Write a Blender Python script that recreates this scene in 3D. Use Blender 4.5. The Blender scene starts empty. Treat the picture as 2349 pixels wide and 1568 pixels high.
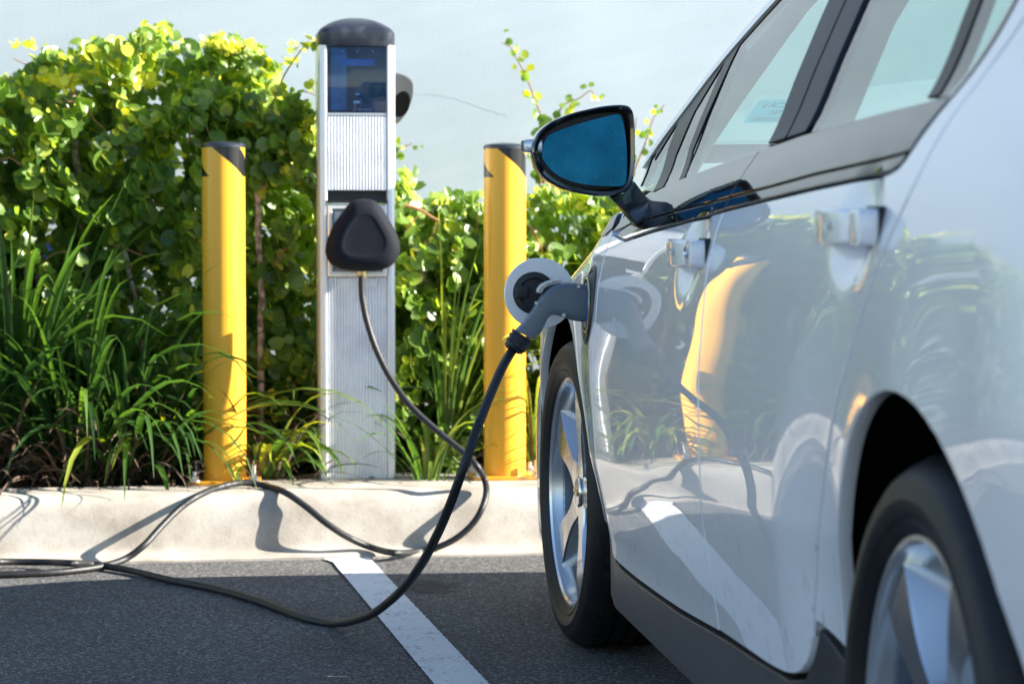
import bpy, bmesh, math, random
from mathutils import Vector, Matrix, geometry, noise
C = bpy.context.scene.collection
R = math.radians
rnd = random.Random(7)

FPX = 5925; H = .887; PITCH = math.atan(284/5925)
cp, sp_ = math.cos(PITCH), math.sin(PITCH)
def ray(x, y):
    a = (x-1174.5)/FPX; b = -(y-784)/FPX
    return (a, cp+b*sp_, -sp_+b*cp)
def ground(x, y, z=0):
    r = ray(x, y); t = (z-H)/r[2]; return Vector((r[0]*t, r[1]*t, z))
def at(x, y, D):
    r = ray(x, y); t = D/r[1]; return Vector((r[0]*t, D, H+r[2]*t))

# ------------------------------------------------------------------ materials
def new_mat(name):
    m = bpy.data.materials.new(name); m.use_nodes = True
    nt = m.node_tree
    return m, nt, nt.nodes['Principled BSDF']
def setp(b, **k):
    for n, v in k.items():
        n = n.replace('_', ' ')
        if n in b.inputs: b.inputs[n].default_value = v
def col(c): return (c[0], c[1], c[2], 1)
def mat(name, c, rough=.5, metal=0, coat=0, bump=None, var=None, **k):
    m, nt, b = new_mat(name)
    b.inputs['Base Color'].default_value = col(c)
    b.inputs['Roughness'].default_value = rough
    b.inputs['Metallic'].default_value = metal
    b.inputs['Coat Weight'].default_value = coat
    b.inputs['Coat Roughness'].default_value = .01
    setp(b, **k)
    tc = nt.nodes.new('ShaderNodeTexCoord')
    if var:      # (scale, second colour, low, high)
        n = nt.nodes.new('ShaderNodeTexNoise'); n.inputs['Scale'].default_value = var[0]; n.inputs['Detail'].default_value = 6
        nt.links.new(tc.outputs['Object'], n.inputs['Vector'])
        r = nt.nodes.new('ShaderNodeMapRange'); r.inputs[1].default_value = var[2]; r.inputs[2].default_value = var[3]
        nt.links.new(n.outputs['Fac'], r.inputs[0])
        mx = nt.nodes.new('ShaderNodeMix'); mx.data_type = 'RGBA'
        mx.inputs[6].default_value = col(c); mx.inputs[7].default_value = col(var[1])
        nt.links.new(r.outputs[0], mx.inputs[0]); nt.links.new(mx.outputs[2], b.inputs['Base Color'])
    if bump:     # (scale, distance)
        n = nt.nodes.new('ShaderNodeTexNoise'); n.inputs['Scale'].default_value = bump[0]; n.inputs['Detail'].default_value = 5
        nt.links.new(tc.outputs['Object'], n.inputs['Vector'])
        bp = nt.nodes.new('ShaderNodeBump'); bp.inputs['Distance'].default_value = bump[1]; bp.inputs['Strength'].default_value = 1
        nt.links.new(n.outputs['Fac'], bp.inputs['Height']); nt.links.new(bp.outputs[0], b.inputs['Normal'])
    return m

M = {}
M['black_gloss'] = mat('black_gloss', (.006, .007, .009), .06, coat=1)
M['belt_gloss'] = mat('belt_gloss', (.012, .013, .016), .03, IOR=1.42)
M['black_plastic'] = mat('black_plastic', (.02, .021, .024), .45, bump=(600, .0004))
M['sill_plastic'] = mat('sill_plastic', (.035, .035, .037), .32, bump=(300, .0003), var=(40, (.06, .052, .045), .5, .75))
M['rubber_seal'] = mat('rubber_seal', (.012, .012, .014), .5)
M['liner'] = mat('liner', (.004, .004, .004), .9, Specular_IOR_Level=.05)
M['holster'] = mat('holster', (.008, .010, .017), .8, bump=(500, .0004), Specular_IOR_Level=.2)
M['side_holster'] = mat('side_holster', (.05, .05, .055), .18, coat=.6)
M['cable'] = mat('cable', (.011, .012, .014), .5, bump=(160, .0009))
M['connector'] = mat('connector', (.135, .165, .195), .38, bump=(900, .0002))
M['collar'] = mat('collar', (.012, .013, .018), .42)
M['cap'] = mat('cap', (.022, .028, .042), .3, var=(25, (.07, .075, .085), .55, .8))
M['alu'] = mat('alu', (.80, .81, .83), .28, metal=.3, bump=(220, .0002))
M['alu_rib'] = mat('alu_rib', (.92, .92, .93), .4, metal=.12, var=(9, (.74, .74, .77), .45, .7))
M['silver'] = mat('silver', (.60, .62, .65), .26, metal=.75, coat=.5)
M['polished'] = mat('polished', (.66, .66, .67), .2, metal=1.0, coat=.5)
M['chrome'] = mat('chrome', (.8, .8, .82), .05, metal=1)
M['zinc'] = mat('zinc', (.62, .63, .64), .35, metal=.8)
M['gold'] = mat('gold', (.7, .55, .25), .25, metal=.6)
M['brake'] = mat('brake', (.12, .10, .09), .45, metal=.8)
M['trim_cloth'] = mat('trim_cloth', (.52, .54, .52), .8, bump=(500, .001))
M['seat'] = mat('seat', (.07, .07, .075), .75, bump=(400, .001))
M['dash'] = mat('dash', (.10, .11, .10), .6, bump=(700, .0015))
M['display_back'] = mat('display_back', (.022, .032, .048), .4, var=(14, (.04, .055, .075), .4, .7)); M['painted_reflection'] = mat('painted_reflection', (.09, .21, .33), .4, var=(18, (.05, .12, .2), .4, .6))
M['foot'] = mat('foot', (.006, .007, .008), .3)
M['frame'] = mat('frame', (.006, .007, .010), .3, Specular_IOR_Level=.07)
M['pillar'] = mat('pillar', (.014, .018, .034), .4, Specular_IOR_Level=.14)
M['crack'] = mat('crack', (.33, .38, .42), .8)
M['barrel'] = mat('barrel', (.16, .18, .21), .4, metal=.8)
M['led_off'] = mat('led_off', (.75, .75, .75), .3)
M['display_blue'] = mat('display_blue', (.012, .13, .38), .3)
def thin_mat(name, c):
    m = bpy.data.materials.new(name); m.use_nodes = True; nt = m.node_tree; b = nt.nodes['Principled BSDF']; b.inputs['Base Color'].default_value = col(c); b.inputs['Roughness'].default_value = .6
    t = nt.nodes.new('ShaderNodeBsdfTranslucent'); t.inputs[0].default_value = col(c); mx = nt.nodes.new('ShaderNodeMixShader'); mx.inputs[0].default_value = .65
    nt.links.new(b.outputs[0], mx.inputs[1]); nt.links.new(t.outputs[0], mx.inputs[2]); nt.links.new(mx.outputs[0], nt.nodes['Material Output'].inputs[0]); return m
M['sticker'] = thin_mat('sticker', (.20, .75, .85))
M['sticker_pale'] = thin_mat('sticker_pale', (.6, .8, .8))
M['sticker_ink'] = mat('sticker_ink', (.03, .10, .12), .6)
M['clear_lamp'] = mat('clear_lamp', (.75, .8, .85), .05, metal=.4, coat=1)
M['tail_red'] = mat('tail_red', (.25, .01, .01), .1, coat=1)
M['soil'] = mat('soil', (.035, .024, .016), .95, bump=(60, .03), var=(30, (.09, .06, .035), .4, .7))
M['bark'] = mat('bark', (.50, .40, .30), .85, bump=(120, .004), var=(40, (.16, .11, .07), .4, .6))
M['twig'] = mat('twig', (.28, .13, .055), .8)
M['dry'] = mat('dry', (.15, .095, .06), .85, var=(30, (.07, .042, .025), .4, .6))
M['flower'] = mat('flower', (.10, .10, .6), .6)
M['dark_paint'] = mat('dark_paint', (.02, .02, .022), .35, bump=(300, .0003))

def car_paint():
    m, nt, b = new_mat('white_pearl_paint')
    b.inputs['Base Color'].default_value = (.86, .87, .90, 1)
    b.inputs['Roughness'].default_value = .38
    b.inputs['Metallic'].default_value = .12
    b.inputs['Coat Weight'].default_value = 1; b.inputs['Coat Roughness'].default_value = .008; b.inputs['Coat IOR'].default_value = 1.48
    tc = nt.nodes.new('ShaderNodeTexCoord')
    # road dirt low on the panels: fine vertical specks
    mp = nt.nodes.new('ShaderNodeMapping'); mp.inputs['Scale'].default_value = (90, 90, 26)
    n = nt.nodes.new('ShaderNodeTexNoise'); n.inputs['Scale'].default_value = 1.; n.inputs['Detail'].default_value = 4
    nt.links.new(tc.outputs['Object'], mp.inputs['Vector']); nt.links.new(mp.outputs[0], n.inputs['Vector'])
    r = nt.nodes.new('ShaderNodeMapRange'); r.inputs[1].default_value = .62; r.inputs[2].default_value = .70
    nt.links.new(n.outputs['Fac'], r.inputs[0])
    sp = nt.nodes.new('ShaderNodeSeparateXYZ'); nt.links.new(tc.outputs['Object'], sp.inputs[0])
    r2 = nt.nodes.new('ShaderNodeMapRange'); r2.inputs[1].default_value = .62; r2.inputs[2].default_value = .28; r2.inputs[4].default_value = .65
    nt.links.new(sp.outputs['Z'], r2.inputs[0])
    mu = nt.nodes.new('ShaderNodeMath'); mu.operation = 'MULTIPLY'
    nt.links.new(r.outputs[0], mu.inputs[0]); nt.links.new(r2.outputs[0], mu.inputs[1])
    mx = nt.nodes.new('ShaderNodeMix'); mx.data_type = 'RGBA'
    mx.inputs[6].default_value = (.86, .87, .90, 1); mx.inputs[7].default_value = (.22, .19, .16, 1)
    nt.links.new(mu.outputs[0], mx.inputs[0]); nt.links.new(mx.outputs[2], b.inputs['Base Color'])
    # very slight waviness of pressed sheet metal
    n3 = nt.nodes.new('ShaderNodeTexNoise'); n3.inputs['Scale'].default_value = 3.2; n3.inputs['Detail'].default_value = 1
    nt.links.new(tc.outputs['Object'], n3.inputs['Vector'])
    bp = nt.nodes.new('ShaderNodeBump'); bp.inputs['Distance'].default_value = .001; bp.inputs['Strength'].default_value = .5
    nt.links.new(n3.outputs['Fac'], bp.inputs['Height']); nt.links.new(bp.outputs[0], b.inputs['Coat Normal'])
    return m
M['paint'] = car_paint()

def glass(name, tint, ior=1.5):
    m = bpy.data.materials.new(name); m.use_nodes = True; nt = m.node_tree; nt.nodes.clear()
    o = nt.nodes.new('ShaderNodeOutputMaterial'); mx = nt.nodes.new('ShaderNodeMixShader')
    t = nt.nodes.new('ShaderNodeBsdfTransparent'); t.inputs[0].default_value = col(tint)
    g = nt.nodes.new('ShaderNodeBsdfGlossy'); g.inputs['Roughness'].default_value = .0; g.inputs[0].default_value = (1, 1, 1, 1)
    f = nt.nodes.new('ShaderNodeFresnel')
    ge = nt.nodes.new('ShaderNodeNewGeometry'); mr = nt.nodes.new('ShaderNodeMapRange'); mr.inputs[3].default_value = ior; mr.inputs[4].default_value = 1/ior
    nt.links.new(ge.outputs['Backfacing'], mr.inputs[0]); nt.links.new(mr.outputs[0], f.inputs[0])
    nt.links.new(f.outputs[0], mx.inputs[0]); nt.links.new(t.outputs[0], mx.inputs[1]); nt.links.new(g.outputs[0], mx.inputs[2])
    nt.links.new(mx.outputs[0], o.inputs[0]); return m
M['glass'] = glass('window_glass', (.58, .80, .77))
M['clear'] = glass('clear_glass', (.60, .72, .86), 1.5)

def mirror_mat():
    m, nt, b = new_mat('blue_mirror_glass')
    b.inputs['Base Color'].default_value = (.006, .062, .125, 1); b.inputs['Metallic'].default_value = 1; b.inputs['Roughness'].default_value = .03
    b.inputs['Specular Tint'].default_value = (.03, .16, .30, 1)
    tc = nt.nodes.new('ShaderNodeTexCoord'); n = nt.nodes.new('ShaderNodeTexNoise'); n.inputs['Scale'].default_value = 420; n.inputs['Detail'].default_value = 2
    n2 = nt.nodes.new('ShaderNodeTexNoise'); n2.inputs['Scale'].default_value = 14; n2.inputs['Detail'].default_value = 3
    nt.links.new(tc.outputs['Object'], n.inputs['Vector']); nt.links.new(tc.outputs['Object'], n2.inputs['Vector'])
    r = nt.nodes.new('ShaderNodeMapRange'); r.inputs[1].default_value = .68; r.inputs[2].default_value = .76; nt.links.new(n.outputs['Fac'], r.inputs[0])
    r2 = nt.nodes.new('ShaderNodeMapRange'); r2.inputs[1].default_value = .35; r2.inputs[2].default_value = .75; r2.inputs[3].default_value = .8; r2.inputs[4].default_value = 1.35; nt.links.new(n2.outputs['Fac'], r2.inputs[0])
    mx = nt.nodes.new('ShaderNodeMix'); mx.data_type = 'RGBA'; mx.inputs[6].default_value = (.006, .062, .125, 1); mx.inputs[7].default_value = (.10, .22, .30, 1)
    nt.links.new(r.outputs[0], mx.inputs[0])
    m3 = nt.nodes.new('ShaderNodeMix'); m3.data_type = 'RGBA'; m3.blend_type = 'MULTIPLY'; m3.inputs[0].default_value = 1
    nt.links.new(mx.outputs[2], m3.inputs[6]); nt.links.new(r2.outputs[0], m3.inputs[7]); nt.links.new(m3.outputs[2], b.inputs['Base Color'])
    return m
M['mirror'] = mirror_mat()

def bollard_mat():
    m, nt, b = new_mat('bollard_yellow')
    b.inputs['Roughness'].default_value = .18; b.inputs['Coat Weight'].default_value = .12; b.inputs['Coat Roughness'].default_value = .12; b.inputs['Specular IOR Level'].default_value = .3
    tc = nt.nodes.new('ShaderNodeTexCoord'); sp = nt.nodes.new('ShaderNodeSeparateXYZ'); nt.links.new(tc.outputs['Object'], sp.inputs[0])
    def math_(op, a, c=None, d=None):
        n = nt.nodes.new('ShaderNodeMath'); n.operation = op
        for i, v in enumerate((a, c, d)):
            if v is None: continue
            if isinstance(v, (int, float)): n.inputs[i].default_value = v
            else: nt.links.new(v, n.inputs[i])
        return n.outputs[0]
    at2 = math_('ARCTAN2', sp.outputs['X'], math_('MULTIPLY', sp.outputs['Y'], -1))      # 0 facing the road, + to the right
    w = math_('ADD', math_('MULTIPLY', at2, .0585), math_('MULTIPLY', math_('SUBTRACT', sp.outputs['Z'], .917), 1.2))
    # 4 stripes round the post
    fr = math_('FRACT', math_('DIVIDE', math_('ADD', w, .0345+.7352), .1838))
    blk = math_('LESS_THAN', fr, .44)
    band = math_('GREATER_THAN', sp.outputs['Z'], .834)
    fac = math_('MULTIPLY', blk, band)
    n = nt.nodes.new('ShaderNodeTexNoise'); n.inputs['Scale'].default_value = 14; n.inputs['Detail'].default_value = 8
    nt.links.new(tc.outputs['Object'], n.inputs['Vector'])
    y = nt.nodes.new('ShaderNodeMix'); y.data_type = 'RGBA'
    y.inputs[6].default_value = (.86, .44, .035, 1); y.inputs[7].default_value = (.82, .40, .04, 1)
    nt.links.new(n.outputs['Fac'], y.inputs[0])
    mp = nt.nodes.new('ShaderNodeMapping'); mp.inputs['Scale'].default_value = (60, 60, 9)
    n2 = nt.nodes.new('ShaderNodeTexNoise'); n2.inputs['Scale'].default_value = 1; n2.inputs['Detail'].default_value = 3
    nt.links.new(tc.outputs['Object'], mp.inputs['Vector']); nt.links.new(mp.outputs[0], n2.inputs['Vector'])
    sc = nt.nodes.new('ShaderNodeMapRange'); sc.inputs[1].default_value = .66; sc.inputs[2].default_value = .74
    nt.links.new(n2.outputs['Fac'], sc.inputs[0])
    ys = nt.nodes.new('ShaderNodeMix'); ys.data_type = 'RGBA'; ys.inputs[7].default_value = (.22, .13, .05, 1)
    nt.links.new(math_('MULTIPLY', sc.outputs[0], .6), ys.inputs[0]); nt.links.new(y.outputs[2], ys.inputs[6])
    mx = nt.nodes.new('ShaderNodeMix'); mx.data_type = 'RGBA'; mx.inputs[7].default_value = (.012, .013, .016, 1)
    nt.links.new(fac, mx.inputs[0]); nt.links.new(ys.outputs[2], mx.inputs[6]); nt.links.new(mx.outputs[2], b.inputs['Base Color'])
    return m
M['bollard'] = bollard_mat()
M['bollard_base'] = mat('bollard_base', (.72, .33, .02), .4, var=(30, (.25, .14, .05), .5, .7))

def asphalt_mat():
    m, nt, b = new_mat('asphalt')
    b.inputs['Roughness'].default_value = .82
    tc = nt.nodes.new('ShaderNodeTexCoord')
    v = nt.nodes.new('ShaderNodeTexVoronoi'); v.inputs['Scale'].default_value = 220; v.inputs['Randomness'].default_value = 1
    nt.links.new(tc.outputs['Object'], v.inputs['Vector'])
    n = nt.nodes.new('ShaderNodeTexNoise'); n.inputs['Scale'].default_value = 2.2; n.inputs['Detail'].default_value = 8
    nt.links.new(tc.outputs['Object'], n.inputs['Vector'])
    n2 = nt.nodes.new('ShaderNodeTexNoise'); n2.inputs['Scale'].default_value = 75; n2.inputs['Detail'].default_value = 6; n2.inputs['Roughness'].default_value = .75
    nt.links.new(tc.outputs['Object'], n2.inputs['Vector'])
    sep = nt.nodes.new('ShaderNodeSeparateColor'); nt.links.new(v.outputs['Color'], sep.inputs[0])
    cr = nt.nodes.new('ShaderNodeValToRGB'); e = cr.color_ramp.elements
    e[0].position = .0; e[0].color = (.050, .052, .056, 1); e[1].position = 1; e[1].color = (.36, .34, .32, 1)
    x = e.new(.72); x.color = (.098, .100, .104, 1)
    nt.links.new(sep.outputs[0], cr.inputs[0])
    mx = nt.nodes.new('ShaderNodeMix'); mx.data_type = 'RGBA'; mx.blend_type = 'MULTIPLY'; mx.inputs[0].default_value = 1
    mr = nt.nodes.new('ShaderNodeMapRange'); mr.inputs[1].default_value = .3; mr.inputs[2].default_value = .7; mr.inputs[3].default_value = .72; mr.inputs[4].default_value = 1.12
    nt.links.new(n.outputs['Fac'], mr.inputs[0]); nt.links.new(cr.outputs[0], mx.inputs[6]); nt.links.new(mr.outputs[0], mx.inputs[7])
    m2 = nt.nodes.new('ShaderNodeMix'); m2.data_type = 'RGBA'; m2.blend_type = 'MULTIPLY'; m2.inputs[0].default_value = 1
    mr2 = nt.nodes.new('ShaderNodeMapRange'); mr2.inputs[1].default_value = .3; mr2.inputs[2].default_value = .7; mr2.inputs[3].default_value = .45; mr2.inputs[4].default_value = 1.5
    nt.links.new(n2.outputs['Fac'], mr2.inputs[0]); nt.links.new(mx.outputs[2], m2.inputs[6]); nt.links.new(mr2.outputs[0], m2.inputs[7])
    sc_ = ground(985, 1347)
    mp = nt.nodes.new('ShaderNodeMapping'); mp.inputs['Location'].default_value = (-sc_.x/.085, -sc_.y/.14, 0); mp.inputs['Scale'].default_value = (1/.085, 1/.14, 1)
    nt.links.new(tc.outputs['Object'], mp.inputs['Vector'])
    ln = nt.nodes.new('ShaderNodeVectorMath'); ln.operation = 'LENGTH'; nt.links.new(mp.outputs[0], ln.inputs[0])
    n4 = nt.nodes.new('ShaderNodeTexNoise'); n4.inputs['Scale'].default_value = 22; n4.inputs['Detail'].default_value = 5; nt.links.new(tc.outputs['Object'], n4.inputs['Vector'])
    ad4 = nt.nodes.new('ShaderNodeMath'); ad4.operation = 'MULTIPLY_ADD'; ad4.inputs[1].default_value = 1.6; nt.links.new(n4.outputs['Fac'], ad4.inputs[0]); nt.links.new(ln.outputs['Value'], ad4.inputs[2])
    mr4 = nt.nodes.new('ShaderNodeMapRange'); mr4.inputs[1].default_value = 1.35; mr4.inputs[2].default_value = 1.8; mr4.inputs[3].default_value = .38; nt.links.new(ad4.outputs[0], mr4.inputs[0])
    m5 = nt.nodes.new('ShaderNodeMix'); m5.data_type = 'RGBA'; m5.blend_type = 'MULTIPLY'; m5.inputs[0].default_value = 1
    nt.links.new(m2.outputs[2], m5.inputs[6]); nt.links.new(mr4.outputs[0], m5.inputs[7])
    nt.links.new(m5.outputs[2], b.inputs['Base Color'])
    bp = nt.nodes.new('ShaderNodeBump'); bp.inputs['Distance'].default_value = .006; bp.inputs['Strength'].default_value = .9
    ad = nt.nodes.new('ShaderNodeMath'); ad.operation = 'ADD'
    nt.links.new(sep.outputs[0], ad.inputs[0]); nt.links.new(n2.outputs['Fac'], ad.inputs[1])
    nt.links.new(ad.outputs[0], bp.inputs['Height']); nt.links.new(bp.outputs[0], b.inputs['Normal'])
    return m
M['asphalt'] = asphalt_mat()

def line_mat():
    m, nt, b = new_mat('line_paint'); b.inputs['Roughness'].default_value = .7
    tc = nt.nodes.new('ShaderNodeTexCoord')
    n = nt.nodes.new('ShaderNodeTexNoise'); n.inputs['Scale'].default_value = 110; n.inputs['Detail'].default_value = 7; n.inputs['Roughness'].default_value = .7
    nt.links.new(tc.outputs['Object'], n.inputs['Vector'])
    n2 = nt.nodes.new('ShaderNodeTexNoise'); n2.inputs['Scale'].default_value = 9; n2.inputs['Detail'].default_value = 5
    nt.links.new(tc.outputs['Object'], n2.inputs['Vector'])
    ad = nt.nodes.new('ShaderNodeMath'); ad.operation = 'MULTIPLY_ADD'; ad.inputs[1].default_value = .45
    nt.links.new(n2.outputs['Fac'], ad.inputs[0]); nt.links.new(n.outputs['Fac'], ad.inputs[2])
    cr = nt.nodes.new('ShaderNodeValToRGB'); e = cr.color_ramp.elements
    e[0].position = .80; e[0].color = (.80, .80, .79, 1); e[1].position = .92; e[1].color = (.10, .10, .10, 1)
    nt.links.new(ad.outputs[0], cr.inputs[0]); nt.links.new(cr.outputs[0], b.inputs['Base Color'])
    bp = nt.nodes.new('ShaderNodeBump'); bp.inputs['Distance'].default_value = .004
    nt.links.new(n.outputs['Fac'], bp.inputs['Height']); nt.links.new(bp.outputs[0], b.inputs['Normal'])
    return m
M['line'] = line_mat()

def concrete_mat():
    m, nt, b = new_mat('kerb_concrete'); b.inputs['Roughness'].default_value = .85
    tc = nt.nodes.new('ShaderNodeTexCoord')
    n = nt.nodes.new('ShaderNodeTexNoise'); n.inputs['Scale'].default_value = 6; n.inputs['Detail'].default_value = 9; n.inputs['Roughness'].default_value = .62
    nt.links.new(tc.outputs['Object'], n.inputs['Vector'])
    cr = nt.nodes.new('ShaderNodeValToRGB'); e = cr.color_ramp.elements
    e[0].position = .33; e[0].color = (.29, .255, .212, 1); e[1].position = .66; e[1].color = (.50, .465, .41, 1)
    nt.links.new(n.outputs['Fac'], cr.inputs[0])
    v = nt.nodes.new('ShaderNodeTexNoise'); v.inputs['Scale'].default_value = 120; v.inputs['Detail'].default_value = 4
    nt.links.new(tc.outputs['Object'], v.inputs['Vector'])
    mr = nt.nodes.new('ShaderNodeMapRange'); mr.inputs[1].default_value = .22; mr.inputs[2].default_value = .38; mr.inputs[3].default_value = .72; mr.inputs[4].default_value = 1
    nt.links.new(v.outputs['Fac'], mr.inputs[0])
    mx = nt.nodes.new('ShaderNodeMix'); mx.data_type = 'RGBA'; mx.blend_type = 'MULTIPLY'; mx.inputs[0].default_value = 1
    nt.links.new(cr.outputs[0], mx.inputs[6]); nt.links.new(mr.outputs[0], mx.inputs[7]); nt.links.new(mx.outputs[2], b.inputs['Base Color'])
    bp = nt.nodes.new('ShaderNodeBump'); bp.inputs['Distance'].default_value = .0006
    nt.links.new(v.outputs['Fac'], bp.inputs['Height']); nt.links.new(bp.outputs[0], b.inputs['Normal'])
    return m
M['concrete'] = concrete_mat()

def wall_mat():
    m, nt, b = new_mat('painted_wall'); b.inputs['Roughness'].default_value = .6
    tc = nt.nodes.new('ShaderNodeTexCoord')
    n = nt.nodes.new('ShaderNodeTexNoise'); n.inputs['Scale'].default_value = 1.1; n.inputs['Detail'].default_value = 7
    nt.links.new(tc.outputs['Object'], n.inputs['Vector'])
    cr = nt.nodes.new('ShaderNodeValToRGB'); e = cr.color_ramp.elements
    e[0].position = .3; e[0].color = (.41, .475, .53, 1); e[1].position = .7; e[1].color = (.48, .54, .60, 1)
    nt.links.new(n.outputs['Fac'], cr.inputs[0]); nt.links.new(cr.outputs[0], b.inputs['Base Color'])
    # trowelled render: long soft undulations running up to the right
    mp = nt.nodes.new('ShaderNodeMapping'); mp.inputs['Rotation'].default_value = (0, R(17), 0); mps = nt.nodes.new('ShaderNodeMapping'); mps.inputs['Scale'].default_value = (.5, 1, 2.6)
    n2 = nt.nodes.new('ShaderNodeTexNoise'); n2.inputs['Scale'].default_value = 1.; n2.inputs['Detail'].default_value = 3
    nt.links.new(tc.outputs['Object'], mp.inputs['Vector']); nt.links.new(mp.outputs[0], mps.inputs['Vector']); nt.links.new(mps.outputs[0], n2.inputs['Vector'])
    bp = nt.nodes.new('ShaderNodeBump'); bp.inputs['Distance'].default_value = .045; bp.inputs['Strength'].default_value = .5
    nt.links.new(n2.outputs['Fac'], bp.inputs['Height'])
    n3 = nt.nodes.new('ShaderNodeTexNoise'); n3.inputs['Scale'].default_value = 90; n3.inputs['Detail'].default_value = 3
    nt.links.new(tc.outputs['Object'], n3.inputs['Vector'])
    b2 = nt.nodes.new('ShaderNodeBump'); b2.inputs['Distance'].default_value = .0003
    nt.links.new(n3.outputs['Fac'], b2.inputs['Height']); nt.links.new(bp.outputs[0], b2.inputs['Normal']); nt.links.new(b2.outputs[0], b.inputs['Normal'])
    return m
M['wall'] = wall_mat()

def leaf_mat(name, c_dark, c_mid, c_young, trans=.42, rough=.38):
    m = bpy.data.materials.new(name); m.use_nodes = True; nt = m.node_tree
    b = nt.nodes['Principled BSDF']; o = nt.nodes['Material Output']
    a = nt.nodes.new('ShaderNodeAttribute'); a.attribute_name = 'tone'
    cr = nt.nodes.new('ShaderNodeValToRGB'); e = cr.color_ramp.elements
    e[0].position = 0; e[0].color = col(c_dark); e[1].position = 1; e[1].color = col(c_young)
    x = e.new(.5); x.color = col(c_mid)
    nt.links.new(a.outputs['Fac'], cr.inputs[0]); nt.links.new(cr.outputs[0], b.inputs['Base Color'])
    b.inputs['Roughness'].default_value = rough
    t = nt.nodes.new('ShaderNodeBsdfTranslucent')
    hs = nt.nodes.new('ShaderNodeHueSaturation'); hs.inputs['Hue'].default_value = .485; hs.inputs['Saturation'].default_value = 1.15; hs.inputs['Value'].default_value = 3.0
    nt.links.new(cr.outputs[0], hs.inputs['Color']); nt.links.new(hs.outputs[0], t.inputs[0])
    mx = nt.nodes.new('ShaderNodeMixShader'); mx.inputs[0].default_value = trans
    nt.links.new(b.outputs[0], mx.inputs[1]); nt.links.new(t.outputs[0], mx.inputs[2]); nt.links.new(mx.outputs[0], o.inputs[0])
    return m
M['leaf'] = leaf_mat('round_leaf', (.045, .095, .022), (.15, .245, .045), (.58, .56, .08))
M['blade'] = leaf_mat('strap_leaf', (.022, .058, .016), (.060, .130, .024), (.32, .36, .05), .28, .34)

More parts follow.
